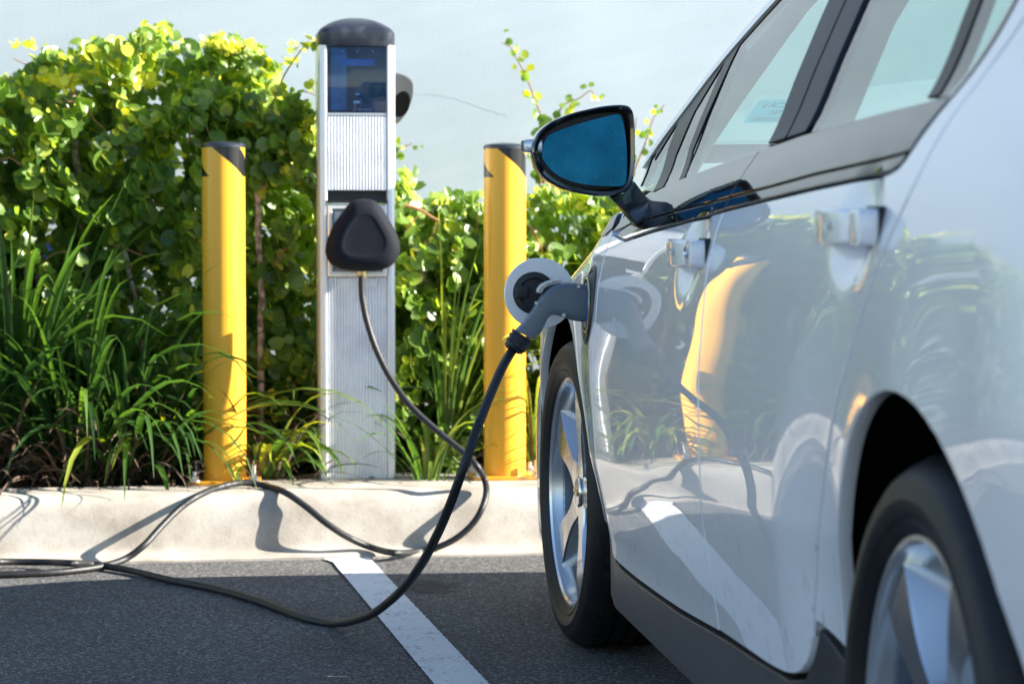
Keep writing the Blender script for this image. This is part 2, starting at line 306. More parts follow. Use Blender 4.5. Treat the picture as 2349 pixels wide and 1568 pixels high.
# ------------------------------------------------------------------ mesh helpers
class MB:
    def __init__(s): s.v = []; s.f = []; s.mi = []; s.tone = []
    def add(s, vs, fs, mi=0):
        o = len(s.v); s.v += [tuple(v) for v in vs]; s.f += [tuple(i+o for i in f) for f in fs]; s.mi += [mi]*len(fs)
    def box(s, c, h, rot=None, mi=0, bev=0):
        bm = bmesh.new(); bmesh.ops.create_cube(bm, size=1)
        for v in bm.verts: v.co = Vector((v.co.x*2*h[0], v.co.y*2*h[1], v.co.z*2*h[2]))
        if bev: bmesh.ops.bevel(bm, geom=bm.edges[:]+bm.verts[:], offset=bev, segments=3, affect='EDGES', profile=.5)
        m = (Matrix.Translation(c) @ rot.to_4x4()) if rot else Matrix.Translation(c)
        bm.verts.index_update()
        s.add([m @ v.co for v in bm.verts], [[v.index for v in f.verts] for f in bm.faces], mi); bm.free()
    def tube(s, pts, r, n=12, mi=0, caps=True, up=None, flat=1.0):
        pts = [Vector(p) for p in pts]; k = len(pts)
        rs = r if isinstance(r, (list, tuple)) else [r]*k
        T = []
        for i in range(k):
            a = pts[max(0, i-1)]; b = pts[min(k-1, i+1)]; T.append((b-a).normalized())
        ref = Vector(up) if up else (Vector((0, 0, 1)) if abs(T[0].z) < .9 else Vector((1, 0, 0)))
        N = (ref - T[0]*ref.dot(T[0])).normalized(); V = []; F = []
        for i in range(k):
            N = (N - T[i]*N.dot(T[i])).normalized() if not up else (Vector(up) - T[i]*Vector(up).dot(T[i])).normalized()
            B = T[i].cross(N)
            for j in range(n):
                a = 2*math.pi*j/n; V.append(pts[i] + N*math.cos(a)*rs[i]*flat + B*math.sin(a)*rs[i])
        for i in range(k-1):
            for j in range(n): F.append((i*n+j, i*n+(j+1) % n, (i+1)*n+(j+1) % n, (i+1)*n+j))
        if caps: F.append(tuple(range(n))[::-1]); F.append(tuple((k-1)*n+j for j in range(n)))
        s.add(V, F, mi)
    def lathe(s, prof, n=48, axis='z', c=(0, 0, 0), mi=0, closed=False):
        V = []; F = []; k = len(prof)
        for r, h in prof:
            for j in range(n):
                a = 2*math.pi*j/n; x, y = r*math.cos(a), r*math.sin(a)
                p = (x, y, h) if axis == 'z' else ((h, x, y) if axis == 'x' else (x, h, y))
                V.append((p[0]+c[0], p[1]+c[1], p[2]+c[2]))
        for i in range(k-1+(1 if closed else 0)):
            for j in range(n):
                i2 = (i+1) % k; F.append((i*n+j, i*n+(j+1) % n, i2*n+(j+1) % n, i2*n+j))
        s.add(V, F, mi)
    def grid(s, fn, nu, nv, mi=0):
        V = [fn(i/nu, j/nv) for i in range(nu+1) for j in range(nv+1)]
        F = [(i*(nv+1)+j, (i+1)*(nv+1)+j, (i+1)*(nv+1)+j+1, i*(nv+1)+j+1) for i in range(nu) for j in range(nv)]
        s.add(V, F, mi)
    def loft(s, loops, caps=True, mi=0):
        n = len(loops[0]); V = [p for l in loops for p in l]; F = []
        for i in range(len(loops)-1):
            for j in range(n): F.append((i*n+j, i*n+(j+1) % n, (i+1)*n+(j+1) % n, (i+1)*n+j))
        if caps: F.append(tuple(range(n))[::-1]); F.append(tuple((len(loops)-1)*n+j for j in range(n)))
        s.add(V, F, mi)
    def build(s, name, m, parent=None, smooth=True, angle=35, fixn=True):
        me = bpy.data.meshes.new(name); me.from_pydata(s.v, [], s.f)
        for mm in (m if isinstance(m, (list, tuple)) else [m]): me.materials.append(mm)
        me.polygons.foreach_set('material_index', s.mi)
        if fixn:
            bm = bmesh.new(); bm.from_mesh(me); bmesh.ops.recalc_face_normals(bm, faces=bm.faces); bm.to_mesh(me); bm.free()
        if smooth:
            me.polygons.foreach_set('use_smooth', [True]*len(me.polygons)); me.set_sharp_from_angle(angle=R(angle))
        if s.tone:
            at = me.attributes.new('tone', 'FLOAT', 'FACE'); at.data.foreach_set('value', s.tone)
        o = bpy.data.objects.new(name, me); C.objects.link(o)
        if parent: o.parent = parent
        return o
def empty(name, loc=(0, 0, 0), rz=0, parent=None):
    o = bpy.data.objects.new(name, None); C.objects.link(o); o.location = loc; o.rotation_euler = (0, 0, rz); o.empty_display_size = .1
    if parent: o.parent = parent
    return o
def tag(o, label=None, cat=None, group=None, kind=None):
    if label: o['label'] = label
    if cat: o['category'] = cat
    if group: o['group'] = group
    if kind: o['kind'] = kind
    return o
def ss(a, b, x):
    t = min(1, max(0, (x-a)/(b-a))); return t*t*(3-2*t)
def spline(P):
    xs = [p[0] for p in P]; ys = [p[1] for p in P]; n = len(P); m = []
    for i in range(n):
        if i == 0: m.append((ys[1]-ys[0])/(xs[1]-xs[0]))
        elif i == n-1: m.append((ys[-1]-ys[-2])/(xs[-1]-xs[-2]))
        else:
            h0 = xs[i]-xs[i-1]; h1 = xs[i+1]-xs[i]
            m.append(((ys[i]-ys[i-1])/h0*h1+(ys[i+1]-ys[i])/h1*h0)/(h0+h1))
    def g(x):
        if x <= xs[0]: return ys[0]+m[0]*(x-xs[0])
        if x >= xs[-1]: return ys[-1]+m[-1]*(x-xs[-1])
        i = 0
        while x > xs[i+1]: i += 1
        hh = xs[i+1]-xs[i]; t = (x-xs[i])/hh
        return (2*t**3-3*t*t+1)*ys[i]+(t**3-2*t*t+t)*hh*m[i]+(-2*t**3+3*t*t)*ys[i+1]+(t**3-t*t)*hh*m[i+1]
    return g
def catmull(pts, n=8):
    pts = [Vector(p) for p in pts]; out = []
    for i in range(len(pts)-1):
        p0 = pts[max(0, i-1)]; p1 = pts[i]; p2 = pts[i+1]; p3 = pts[min(len(pts)-1, i+2)]
        for k in range(n):
            t = k/n
            out.append(.5*((2*p1)+(p2-p0)*t+(2*p0-5*p1+4*p2-p3)*t*t+(3*p1-p0-3*p2+p3)*t**3))
    out.append(pts[-1]); return out

# ------------------------------------------------------------------ camera
FPX = 5925; H = .887; PITCH = math.atan(284/5925)
cam = bpy.data.cameras.new('camera'); co = bpy.data.objects.new('camera', cam); C.objects.link(co)
co.location = (0, 0, H); co.rotation_euler = (math.pi/2-PITCH, 0, 0)
cam.sensor_width = 36; cam.lens = FPX/2349*36; cam.clip_end = 500; cam.clip_start = .05
cam.dof.use_dof = True; cam.dof.focus_distance = 4.95; cam.dof.aperture_fstop = 7.1
bpy.context.scene.camera = co
# ------------------------------------------------------------------ ground, kerb, wall
KA = R(8.6); K = Vector((math.cos(KA), math.sin(KA), 0)); KB = Vector((-math.sin(KA), math.cos(KA), 0))
K0 = Vector((-1.309, 6.567, 0)) - K*(-1.309/math.cos(KA))        # kerb line through here (x about 0)
def kp(a, b, z): return K0 + K*a + KB*b + Vector((0, 0, z))       # a along the kerb, b behind its front edge
m = MB(); m.add([(-60, -60, 0), (60, -60, 0), (60, 60, 0), (-60, 60, 0)], [(0, 1, 2, 3)])
tag(m.build('asphalt_ground', M['asphalt'], smooth=False), kind='structure')
# parking line
LA = R(10.2); ld = Vector((-math.sin(LA), math.cos(LA), 0)); lr = Vector((math.cos(LA), math.sin(LA), 0))
P1 = ground(945, 1443); V = []; N_ = 160
t_end = (kp(0, 0, 0)-P1).dot(KB)/ld.dot(KB) - .004
m = MB()
for i in range(N_+1):
    d = -5 + (t_end+5)*i/N_ if i < 40 else 0
ts = [-6+5.2*i/20 for i in range(20)] + [-.8+(t_end+.8)*i/N_ for i in range(N_+1)]
w = .0515
for i, t in enumerate(ts):
    e1 = noise.noise(Vector((t*40, 1, 0)))*.0025; e2 = noise.noise(Vector((t*40, 7, 0)))*.0025
    tl = tr = t
    if i == len(ts)-1: tr = t + (2*w)*math.tan(LA-KA)
    if i > len(ts)-6: e1 -= .014*(1 if i > len(ts)-4 else .5)
    V += [P1+ld*tl+lr*(-w+e1)+Vector((0, 0, .004)), P1+ld*tr+lr*(w+e2)+Vector((0, 0, .004))]
m.add(V, [(2*i, 2*i+1, 2*i+3, 2*i+2) for i in range(len(ts)-1)])
tag(m.build('parking_line', M['line'], smooth=False), kind='structure')
ZT = .165
prof = [(-.002, -.02), (0, .006), (.03, .010), (.052, .016), (.062, .028), (.070, .06), (.080, .105), (.088, .130), (.100, .149), (.118, .160), (.14, ZT), (.33, ZT), (.33, -.05)]
sm = [prof[0], prof[1]] + [tuple(v[:2]) for v in catmull([Vector((a, b, 0)) for a, b in prof[1:11]], 4)][1:] + prof[11:]
m = MB(); L0, L1, NL = -5, 7, 60
def curb(u, v):
    i = min(len(sm)-1, int(round(v*(len(sm)-1)))); a = L0+(L1-L0)*u; w_ = noise.noise(Vector((a*3, sm[i][1]*8, 0)))*.0022
    return kp(a, sm[i][0]+w_, sm[i][1]+w_*.5)
m.grid(curb, 240, len(sm)-1)
kerb = m.build('kerb', M['concrete'], angle=50); tag(kerb, kind='structure')
# concrete pad carrying the bollards and charging post
m = MB()
m.add([kp(-.84, .331, -.05), kp(.35, .331, -.05), kp(.35, .60, -.05), kp(-.84, .60, -.05), kp(-.84, .331, ZT-.001), kp(.35, .331, ZT-.001), kp(.35, .60, ZT-.001), kp(-.84, .60, ZT-.001)],
      [(0, 1, 2, 3), (4, 5, 6, 7), (0, 1, 5, 4), (1, 2, 6, 5), (2, 3, 7, 6), (3, 0, 4, 7)])
tag(m.build('concrete_pad', M['concrete'], smooth=False), kind='structure')
WB = 1.62
m = MB()
def soil(u, v):
    a = -5+12*u; b = .30+(WB+.05-.30)*v
    return kp(a, b, .125+.03*noise.noise(Vector((a*4, b*4, 0)))+.02*noise.noise(Vector((a*15, b*15, 5))))
m.grid(soil, 240, 30); tag(m.build('soil_bed', M['soil']), kind='structure')
# building wall
wl = empty('building_wall', kp(0, WB, 0), KA); tag(wl, 'pale blue grey rendered wall rising behind the planting bed', 'wall')
m = MB(); m.box((1, .1, 1.6), (8, .1, 1.62)); m.build('render_face', M['wall'], wl, smooth=False)
def crack(pix):
    m = MB(); pts = []
    for x, y in pix:
        r = Vector(ray(x, y)); o = Vector((0, 0, H)); n = KB; t = (kp(0, WB, 0)-o).dot(n)/r.dot(n); w_ = o+r*t
        q = w_-kp(0, WB, 0); pts.append(Vector((q.dot(K), -.0001, q.z)))
    pts = catmull(pts, 6); pts = [p+Vector((0, 0, .004*noise.noise(p*30))) for p in pts]
    m.tube(pts, .0005, 5); m.build('hairline_crack', M['crack'], wl)
crack([(925, 215), (985, 218), (1025, 222), (1060, 232), (1110, 250), (1165, 266)])

# ------------------------------------------------------------------ bollards
def make_bollard():
    e = empty('bollard')
    m = MB(); r = .0585; h = .917
    m.lathe([(r, .006), (r, .1), (r, .3), (r, .6), (r, .834), (r, h-.012), (r, h)], 72)
    m.build('post', M['bollard'], e)
    m = MB(); m.lathe([(r+.0015, h-.004), (r+.0015, h+.002), (r-.003, h+.007), (r-.02, h+.0105), (r-.04, h+.0125), (.0001, h+.0135)], 64); m.build('cap', M['cap'], e)
    m = MB(); m.box((0, 0, .005), (.098, .085, .0055), bev=.002)
    m.build('base_plate', M['bollard_base'], e)
    for sx in (-1, 1):
        for sy in (-1, 1):
            m = MB(); x, y = sx*.080, sy*.066
            m.lathe([(.0001, .0105), (.016, .0105), (.016, .0135), (.0001, .0135)], 20, c=(x, y, 0))
            m.lathe([(.0115, .0135), (.0115, .024), (.0095, .026), (.0001, .026)], 6, c=(x, y, 0))
            m.lathe([(.006, .02), (.006, .037 if sx+sy else .055), (.0001, .038 if sx+sy else .056)], 12, c=(x, y, 0))
            m.build('anchor_bolt', M['zinc'], e, angle=30)
    return e
def copy_tree(o, parent=None):
    c = o.copy(); C.objects.link(c); c.parent = parent
    for ch in o.children: copy_tree(ch, c)
    return c
b1 = make_bollard(); p = ground(512, 1110, ZT); b1.location = (p.x, p.y+.045, ZT); b1.rotation_euler.z = KA*.5
tag(b1, 'yellow steel bollard with striped top standing left of the charging post', 'bollard', 'yellow bollards guarding the charging post')
b2 = copy_tree(b1); p = ground(1158, 1099, ZT); b2.location = (p.x, p.y+.045, ZT); b2.rotation_euler.z = KA*.5+R(4)
tag(b2, 'yellow steel bollard with striped top between charging post and car', 'bollard')

# ------------------------------------------------------------------ charging post
PD = ground(820, 1098, ZT).y
ps = empty('charging_post', (at(820, 1098, PD).x-.0105, PD+.10, ZT), R(7)); tag(ps, 'silver ribbed charging post with dark domed cap and black plug holster', 'charging station')
W2 = .1055; FY = -.10      # half width, front plane (local y)
def pz(y): return at(820, y, PD).z - ZT
def px_(x): return (x-820)/829.
def rrect(hw, hd, r, n=6, cy=0):
    out = []
    for cx_, cy_, a0 in ((hw-r, hd-r, 0), (-hw+r, hd-r, 90), (-hw+r, -hd+r, 180), (hw-r, -hd+r, 270)):
        for k in range(n+1):
            a = R(a0+90*k/n); out.append((cx_+r*math.cos(a), cy_+r*math.sin(a)+cy))
    return out
zt = pz(104)
# side rails left and right
for sx in (-1, 1):
    m = MB(); pr = [(W2-.023, FY+.004), (W2-.020, FY), (W2-.010, FY), (W2-.004, FY+.003), (W2, FY+.012), (W2, .085), (W2-.005, .095), (W2-.023, .1)]
    m.loft([[(sx*x, y, z) for x, y in pr] for z in (0, zt)]); m.build('side_rail', M['alu'], ps)
def ribs(z0, z1, y0, nr=19, hw=None, amp=.0045):
    hw = hw or W2-.0235; prf = []; n = nr*6
    for i in range(n+1):
        x = -hw+2*hw*i/n; ph = (i % 6)/6; prf.append((x, y0-amp*(-.2, 0, 1, 1.05, 1, 0)[i % 6]))
    l = prf+[(hw, .09), (-hw, .09)]
    mm = MB(); mm.loft([[(x, y, z) for x, y in l] for z in (z0, z1)]); return mm
ribs(0, pz(636), FY+.008).build('lower_panel', M['alu_rib'], ps, angle=20)
ribs(pz(436), pz(267), FY+.006).build('upper_panel', M['alu_rib'], ps, angle=20)
m = MB(); m.box((.0, FY+.0095, pz(650)), (.055, .004, .010)); m.build('plain_strip', M['alu'], ps)
m = MB(); hw = W2-.0235; m.box((0, .01, (pz(262)+zt)/2), (hw, .088, (zt-pz(262))/2-.001)); disp_ = m.build('display', M['display_back'], ps, smooth=False)
m = MB(); m.box((px_(779), FY+.0092, (pz(258)+zt)/2), (.021, .0012, (zt-pz(258))/2-.006)); m.build('painted_reflection', M['painted_reflection'], disp_, smooth=False)  # upright blue reflection in the display, painted as a lighter panel behind the glass
m = MB(); m.box((0, FY+.0045, (pz(258)+zt)/2), (hw, .002, (zt-pz(258))/2-.002), bev=.001); m.build('display_glass', M['clear'], disp_)
m = MB(); m.box((px_(822), FY+.0085, pz(143)), (.047, .0012, .0095)); m.build('display_band', M['display_blue'], disp_, smooth=False)
for x in (787, 822, 857):
    m = MB(); m.lathe([(.0001, FY+.0072), (.0022, FY+.0072), (.0022, FY+.01)], 12, axis='y', c=(px_(x)-0, 0, pz(117))); m.build('display_screw', M['led_off'], disp_, smooth=False)
for i, (x, y, w_, h_) in enumerate([(822, 216, .006, .002), (820, 234, .009, .0035), (838, 251, .02, .0008)]):
    m = MB(); m.box((px_(x), FY+.0082, pz(y)), (w_, .0008, h_)); m.build('display_mark', M['led_off'], disp_, smooth=False)
m = MB(); m.box((0, .0, pz(262)), (hw, .098, .0035)); m.build('ledge', M['zinc'], ps, smooth=False)
m = MB(); m.box((0, .02, (pz(436)+pz(466))/2), (hw, .075, (pz(436)-pz(466))/2-.001)); m.box((0, FY+.012, pz(462)), (hw+.002, .016, .003)); m.build('slot', M['dark_paint'], ps, smooth=False)
# holster back plate with bevelled frame
m = MB(); z0, z1 = pz(634), pz(468)
def rect(hw_, a, b, y): return [(-hw_, y, a), (hw_, y, a), (hw_, y, b), (-hw_, y, b)]
m.loft([rect(hw, z0, z1, .08), rect(hw, z0, z1, FY+.002), rect(hw-.004, z0+.004, z1-.004, FY-.001), rect(hw-.012, z0+.012, z1-.012, FY-.001), rect(hw-.02, z0+.03, z1-.02, FY+.018)])
m.build('holster_plate', M['alu'], ps, smooth=False)
# domed cap
m = MB(); loops = []
for s_, z in ((1.0, -.004), (1.015, 0), (1.015, .034), (1.0, .036), (.985, .039))+tuple((q_, .039+math.sqrt(.162**2-(q_*.107)**2)-.1205) for q_ in (.95, .88, .8, .7, .6, .48, .36, .24, .12, .03)):
    loops.append([(x*s_, y*s_, zt+.001+z) for x, y in rrect(W2, .102, .035)])
m.loft(loops); m.build('domed_cap', M['cap'], ps)
# black plug holster: rounded triangle, pillowed
hol = [(360, 1138), (300, 1152), (262, 1195), (235, 1232), (195, 1290), (163, 1365), (150, 1430), (160, 1475), (185, 1510), (240, 1537), (330, 1547), (400, 1548), (470, 1540), (530, 1512), (562, 1465), (572, 1420), (562, 1365), (540, 1310), (495, 1232), (465, 1185), (430, 1150), (395, 1140)]
hp = [(px_(688.2+x*.4023+4)-.009, pz(y*.4023-2)) for x, y in hol]
hp = [tuple(v[:2]) for v in catmull([Vector((a, b, 0)) for a, b in hp+[hp[0]]], 3)][:-1]
hc = Vector((sum(p[0] for p in hp)/len(hp), sum(p[1] for p in hp)/len(hp)))
def hl(s_, y, off=(0, 0)): return [((x-hc.x)*s_+hc.x+off[0], y, (z-hc.y)*s_+hc.y+off[1]) for x, z in hp]
m = MB(); m.loft([hl(.80, FY+.01), hl(.93, FY-.01), hl(1, FY-.035), hl(.995, FY-.055), hl(.95, FY-.078), hl(.86, FY-.094), hl(.74, FY-.102), hl(.60, FY-.1045), hl(.57, FY-.1043), hl(.54, FY-.1036), hl(.50, FY-.1032), hl(.3, FY-.1031)])
hob = m.build('plug_holster', M['holster'], ps, angle=70)
m = MB(); m.lathe([(.0001, -.012), (.013, -.012), (.0135, .004), (.0001, .006)], 20, c=(px_(830)-.003, FY-.045, pz(625))); m.build('cable_gland', M['gold'], hob)
# second holster on the far right side of the post
m = MB(); o2 = [(545, 400), (575, 400), (610, 410), (645, 430), (664, 455), (669, 490), (664, 540), (650, 590), (630, 635), (605, 670), (580, 695), (545, 712)]
o2 = [(px_(688.2+x*.4023), pz(y*.4023)) for x, y in o2]; o2 = [tuple(v[:2]) for v in catmull([Vector((a, b, 0)) for a, b in o2], 3)]
c2 = (px_(912), pz(222)); lo = []
for s_, y in ((.6, .075), (.86, .068), (.97, .05), (1, .02), (.98, -.015), (.93, -.03), (.90, -.034)):
    lo.append([((x-W2)*s_+W2 if x > W2 else x, y, (z-c2[1])*s_+c2[1]) for x, z in o2])
m.loft(lo); sh = m.build('side_plug_holster', M['side_holster'], ps, angle=50)
m = MB(); vs = []
for i in range(28):
    a = 2*math.pi*i/28; vs.append((px_(926)+.0235*math.cos(a)+.006*math.sin(a), -.0355, pz(236)+.036*math.sin(a)))
vs2 = [((x-px_(926))*.85+px_(924), -.036, (z-pz(236))*.85+pz(236)) for x, y, z in vs]
m.loft([vs, vs2]); m.build('holster_opening', M['liner'], sh, smooth=False)

# ------------------------------------------------------------------ cables
def cable_path(pix):
    out = []
    for q in pix:
        if isinstance(q[2], tuple):
            r_ = Vector(ray(q[0], q[1])); o_ = Vector((0, 0, H)); out.append(o_+r_*((kp(0, q[2][0], 0)-o_).dot(KB)/r_.dot(KB)))
        else: out.append(at(q[0], q[1], q[2]) if q[2] > 1 else ground(q[0], q[1], q[2]))
    return catmull(out, 10)
def cable_mesh(path, r=.0088):
    m = MB(); P2 = []
    for i, p in enumerate(path): P2.append(p+Vector((noise.noise(p*9), noise.noise(p*9+Vector((5, 0, 0))), 0))*.0012)
    m.tube(P2, r, 14, caps=True); return m
# ------------------------------------------------------------------ CAR
TH = R(6.6); F_ = Vector((-math.sin(TH), math.cos(TH), 0)); HUB = Vector((.11615, 5.3346, 0))
car = empty('car', HUB, TH); tag(car, 'glossy white pearl hatchback plugged in beside the charging post', 'car')
YC = -.861
def L(u, y, z): return Vector((-y, -u, z))
P = spline([(.16, -.006), (.22, -.003), (.28, 0), (.35, .0105), (.42, .021), (.470, .0285), (.485, .0303), (.50, .0310), (.56, .0335), (.63, .0345), (.725, .026), (.82, .014), (.90, -.010), (.943, -.034), (.99, -.066), (1.10, -.115), (1.22, -.17), (1.30, -.215), (1.38, -.29)])
def sstep(x, a, w_): return 1/(1+math.exp(-(x-a)/w_))
def zs(u):
    if u < -.4: return .70-.22*(-.4-u)**2-.12*(-.4-u)
    return .80+.28*u+ (.02*(u+.0)**2)
def Yf(u, z):
    w_ = min(1, max(0, (z-.3)/.15))
    y = P(z-w_*.043*(u-1.59))
    for c, k in ((0, .022), (2.685, .028 if u < 2.685 else .016)):
        du = u-c; dz = z-.32; r = math.hypot(du, dz)
        if r < .62: y -= k*(1-ss(.385, .62, r))*min(1, abs(du)/max(r, .01))**1.5
    # cups behind the door pulls
    for hu, hz in ((1.435, .832), (2.435, .878)):
        q = ((u-hu)/.062)**2+((z-hz)/.050)**2
        if q < 6: y -= .016*math.exp(-q*q*.5)
    if u < .40:   # fender top rolls over to the bonnet
        d = z-(zs(u)-.085)
        if d > 0: y -= (1-ss(.30, .40, u))*.05*(d/.085)**2
    if u < -.3: y -= .055*ss(-.3, -.6, u)
    if u > 2.95: y -= .45*(u-2.95)**2
    return y
def nrm(u, z, sgn=1):
    e = .002; yu = (Yf(u+e, z)-Yf(u-e, z))/(2*e); yz = (Yf(u, z+e)-Yf(u, z-e))/(2*e)
    return Vector((-1*sgn, yu, -yz)).normalized()
def inset(poly, d):
    n = len(poly); A = sum(poly[i][0]*poly[(i+1) % n][1]-poly[(i+1) % n][0]*poly[i][1] for i in range(n)); s_ = 1 if A > 0 else -1; out = []
    for i in range(n):
        a = Vector(poly[i-1]); b = Vector(poly[i]); c = Vector(poly[(i+1) % n])
        n1 = Vector((-(b-a).y, (b-a).x)).normalized()*s_; n2 = Vector((-(c-b).y, (c-b).x)).normalized()*s_
        k = n1+n2; l = k.length
        if l < .3: out.append(tuple(b+n1*d)); continue
        k = k/l; out.append(tuple(b+k*(d/max(.5, k.dot(n1)))))
    return out
def resample(poly, st):
    out = []
    for i in range(len(poly)):
        a = Vector(poly[i]); b = Vector(poly[(i+1) % len(poly)]); n = max(1, int((b-a).length/st))
        for k in range(n): out.append(tuple(a+(b-a)*k/n))
    return out
def rnd_poly(poly, r, n=4):
    out = []; k = len(poly)
    for i in range(k):
        a = Vector(poly[i-1]); b = Vector(poly[i]); c = Vector(poly[(i+1) % k])
        d1 = (a-b); d2 = (c-b); rr = min(r, d1.length*.45, d2.length*.45); p1 = b+d1.normalized()*rr; p2 = b+d2.normalized()*rr
        for j in range(n+1):
            t = j/n; out.append(tuple(p1*(1-t)**2+b*2*t*(1-t)+p2*t*t))
    return out
def panel(name, polys, m, parent, step=.014, depth=.018, off=0., edge=.0020, side=1, gap=.0032):
    """a sheet pressed to the body's side surface, with rolled edges; polys are (u, z) outlines"""
    if not isinstance(polys[0][0], (tuple, list, Vector)): polys = [polys]
    V = []; NN = []; FF = []
    for poly in polys:
        poly = inset(poly, gap); bnd = resample(poly, min(step, .012)); ins = inset(bnd, edge) if edge else bnd
        pts = [Vector(p) for p in ins]; nb = len(pts)
        us = [p[0] for p in ins]; zz = [p[1] for p in ins]
        u = min(us)+step*.5; row = 0
        while u < max(us):
            z = min(zz)+(step*.5 if row % 2 else 0)
            while z < max(zz):
                pts.append(Vector((u, z))); z += step
            u += step*.87; row += 1
        vs, es, fs, ov, oe, of = geometry.delaunay_2d_cdt(pts, [(i, (i+1) % nb) for i in range(nb)], [list(range(nb))], 1, 1e-6)
        # keep only points that are used
        used = sorted({i for f in fs for i in f}); mp_ = {i: k for k, i in enumerate(used)}; o = len(V)
        for i in used:
            a, b = vs[i]; n_ = nrm(a, b, side); y = Yf(a, b)+off
            p = L(a, y, b) if side == 1 else L(a, 2*YC-y, b)
            V.append(p); NN.append(n_)
        FF += [tuple(o+mp_[i] for i in (f if side == 1 else reversed(f))) for f in fs]
        # rolled edge
        if depth:
            o = len(V); nb2 = len(bnd); cu = Vector((sum(p[0] for p in bnd)/nb2, sum(p[1] for p in bnd)/nb2)); A = sum(bnd[i][0]*bnd[(i+1) % nb2][1]-bnd[(i+1) % nb2][0]*bnd[i][1] for i in range(nb2)); s_ = 1 if A > 0 else -1
            for i in range(nb2):
                a = Vector(bnd[i-1]); c = Vector(bnd[(i+1) % nb2]); t = (c-a); outn = Vector((t.y, -t.x)).normalized()*s_
                for (q, dy, wt) in ((ins[i], 0, 0.), (bnd[i], -.0016, .75), (bnd[i], -depth, 1.)):
                    y = Yf(*q)+off+dy; V.append(L(q[0], y, q[1]) if side == 1 else L(q[0], 2*YC-y, q[1]))
                    n0 = nrm(q[0], q[1], side); on = Vector((0, -outn.x, outn.y)); NN.append((n0*(1-wt)+on*wt).normalized())
            for i in range(nb2):
                j = (i+1) % nb2
                for k in (0, 1):
                    f = (o+3*i+k, o+3*j+k, o+3*j+k+1, o+3*i+k+1)
                    FF.append(f if (s_ == 1) == (side == 1) else f[::-1])
    me = bpy.data.meshes.new(name); me.from_pydata(V, [], FF); me.materials.append(m)
    # make every face agree with its custom normal
    bm = bmesh.new(); bm.from_mesh(me); bm.verts.ensure_lookup_table()
    fl = [f for f in bm.faces if f.normal.dot(sum((NN[v.index] for v in f.verts), Vector())) < 0]
    bmesh.ops.reverse_faces(bm, faces=fl); bm.to_mesh(me); bm.free()
    me.polygons.foreach_set('use_smooth', [True]*len(me.polygons))
    me.normals_split_custom_set_from_vertices([tuple(n_) for n_ in NN])
    ob = bpy.data.objects.new(name, me); C.objects.link(ob); ob.parent = parent; return ob
def arch(c, a0, a1, n=30, r=.385):
    return [(c-r*math.cos(R(a0+(a1-a0)*i/n)), .32+r*math.sin(R(a0+(a1-a0)*i/n))) for i in range(n+1)]
def curve2(pts, n=5): return [tuple(v[:2]) for v in catmull([Vector((a, b, 0)) for a, b in pts], n)]

FD = curve2([(.515, .858), (.527, .80), (.538, .745), (.553, .67), (.572, .60), (.582, .505), (.590, .45), (.582, .37), (.575, .32), (.578, .285)])
FDB = curve2([(.60, .262), (.66, .258), (.88, .258), (1.26, .267), (1.60, .284)])
BS = curve2([(1.618, .287), (1.62, .37), (1.613, .444), (1.623, .50), (1.626, .608), (1.606, .72), (1.600, .77), (1.592, .815), (1.592, .8585), (1.592, .8985)])
RDB = curve2([(1.64, .287), (1.85, .293), (1.96, .296), (2.06, .303), (2.12, .313), (2.155, .33)])
RS = curve2([(2.155, .33), (2.178, .352), (2.195, .383), (2.215, .425), (2.266, .505), (2.3325, .593), (2.408, .676), (2.47, .74), (2.535, .8035), (2.606, .8746), (2.650, .93), (2.662, .99), (2.685, 1.045), (2.74, 1.10), (2.81, 1.16), (2.86, 1.21)])
BL = [(.515, .858), (.7166, .8473), (1.0, .866), (1.3918, .8867), (1.592, .8985), (1.88, .912), (2.1646, .9244), (2.40, .933), (2.5197, .938), (2.548, .9435), (2.5631, .953)]
def bl(u0, u1): return [p for p in BL if u0 <= p[0] <= u1]
BM = [(.6946, .8763), (.85, .884), (1.0972, .8961), (1.4, .9085), (1.592, .9171), (1.86, .929), (2.1229, .9416), (2.40, .951), (2.5491, .9572)]
BU = [(.736, .9326), (.85, .944), (.9596, .9531), (1.30, .972), (1.592, .986), (1.8629, 1.0001), (2.10, 1.007), (2.3248, 1.0132), (2.53, 1.0172)]
RAIL = [(.36, .985), (.456, 1.033), (.593, 1.09), (.858, 1.195), (1.03, 1.25), (1.30, 1.32), (1.6, 1.365), (2.0, 1.375), (2.6, 1.33), (3.0, 1.245), (3.3, 1.13), (3.5, 1.05)]
rail = spline(RAIL)

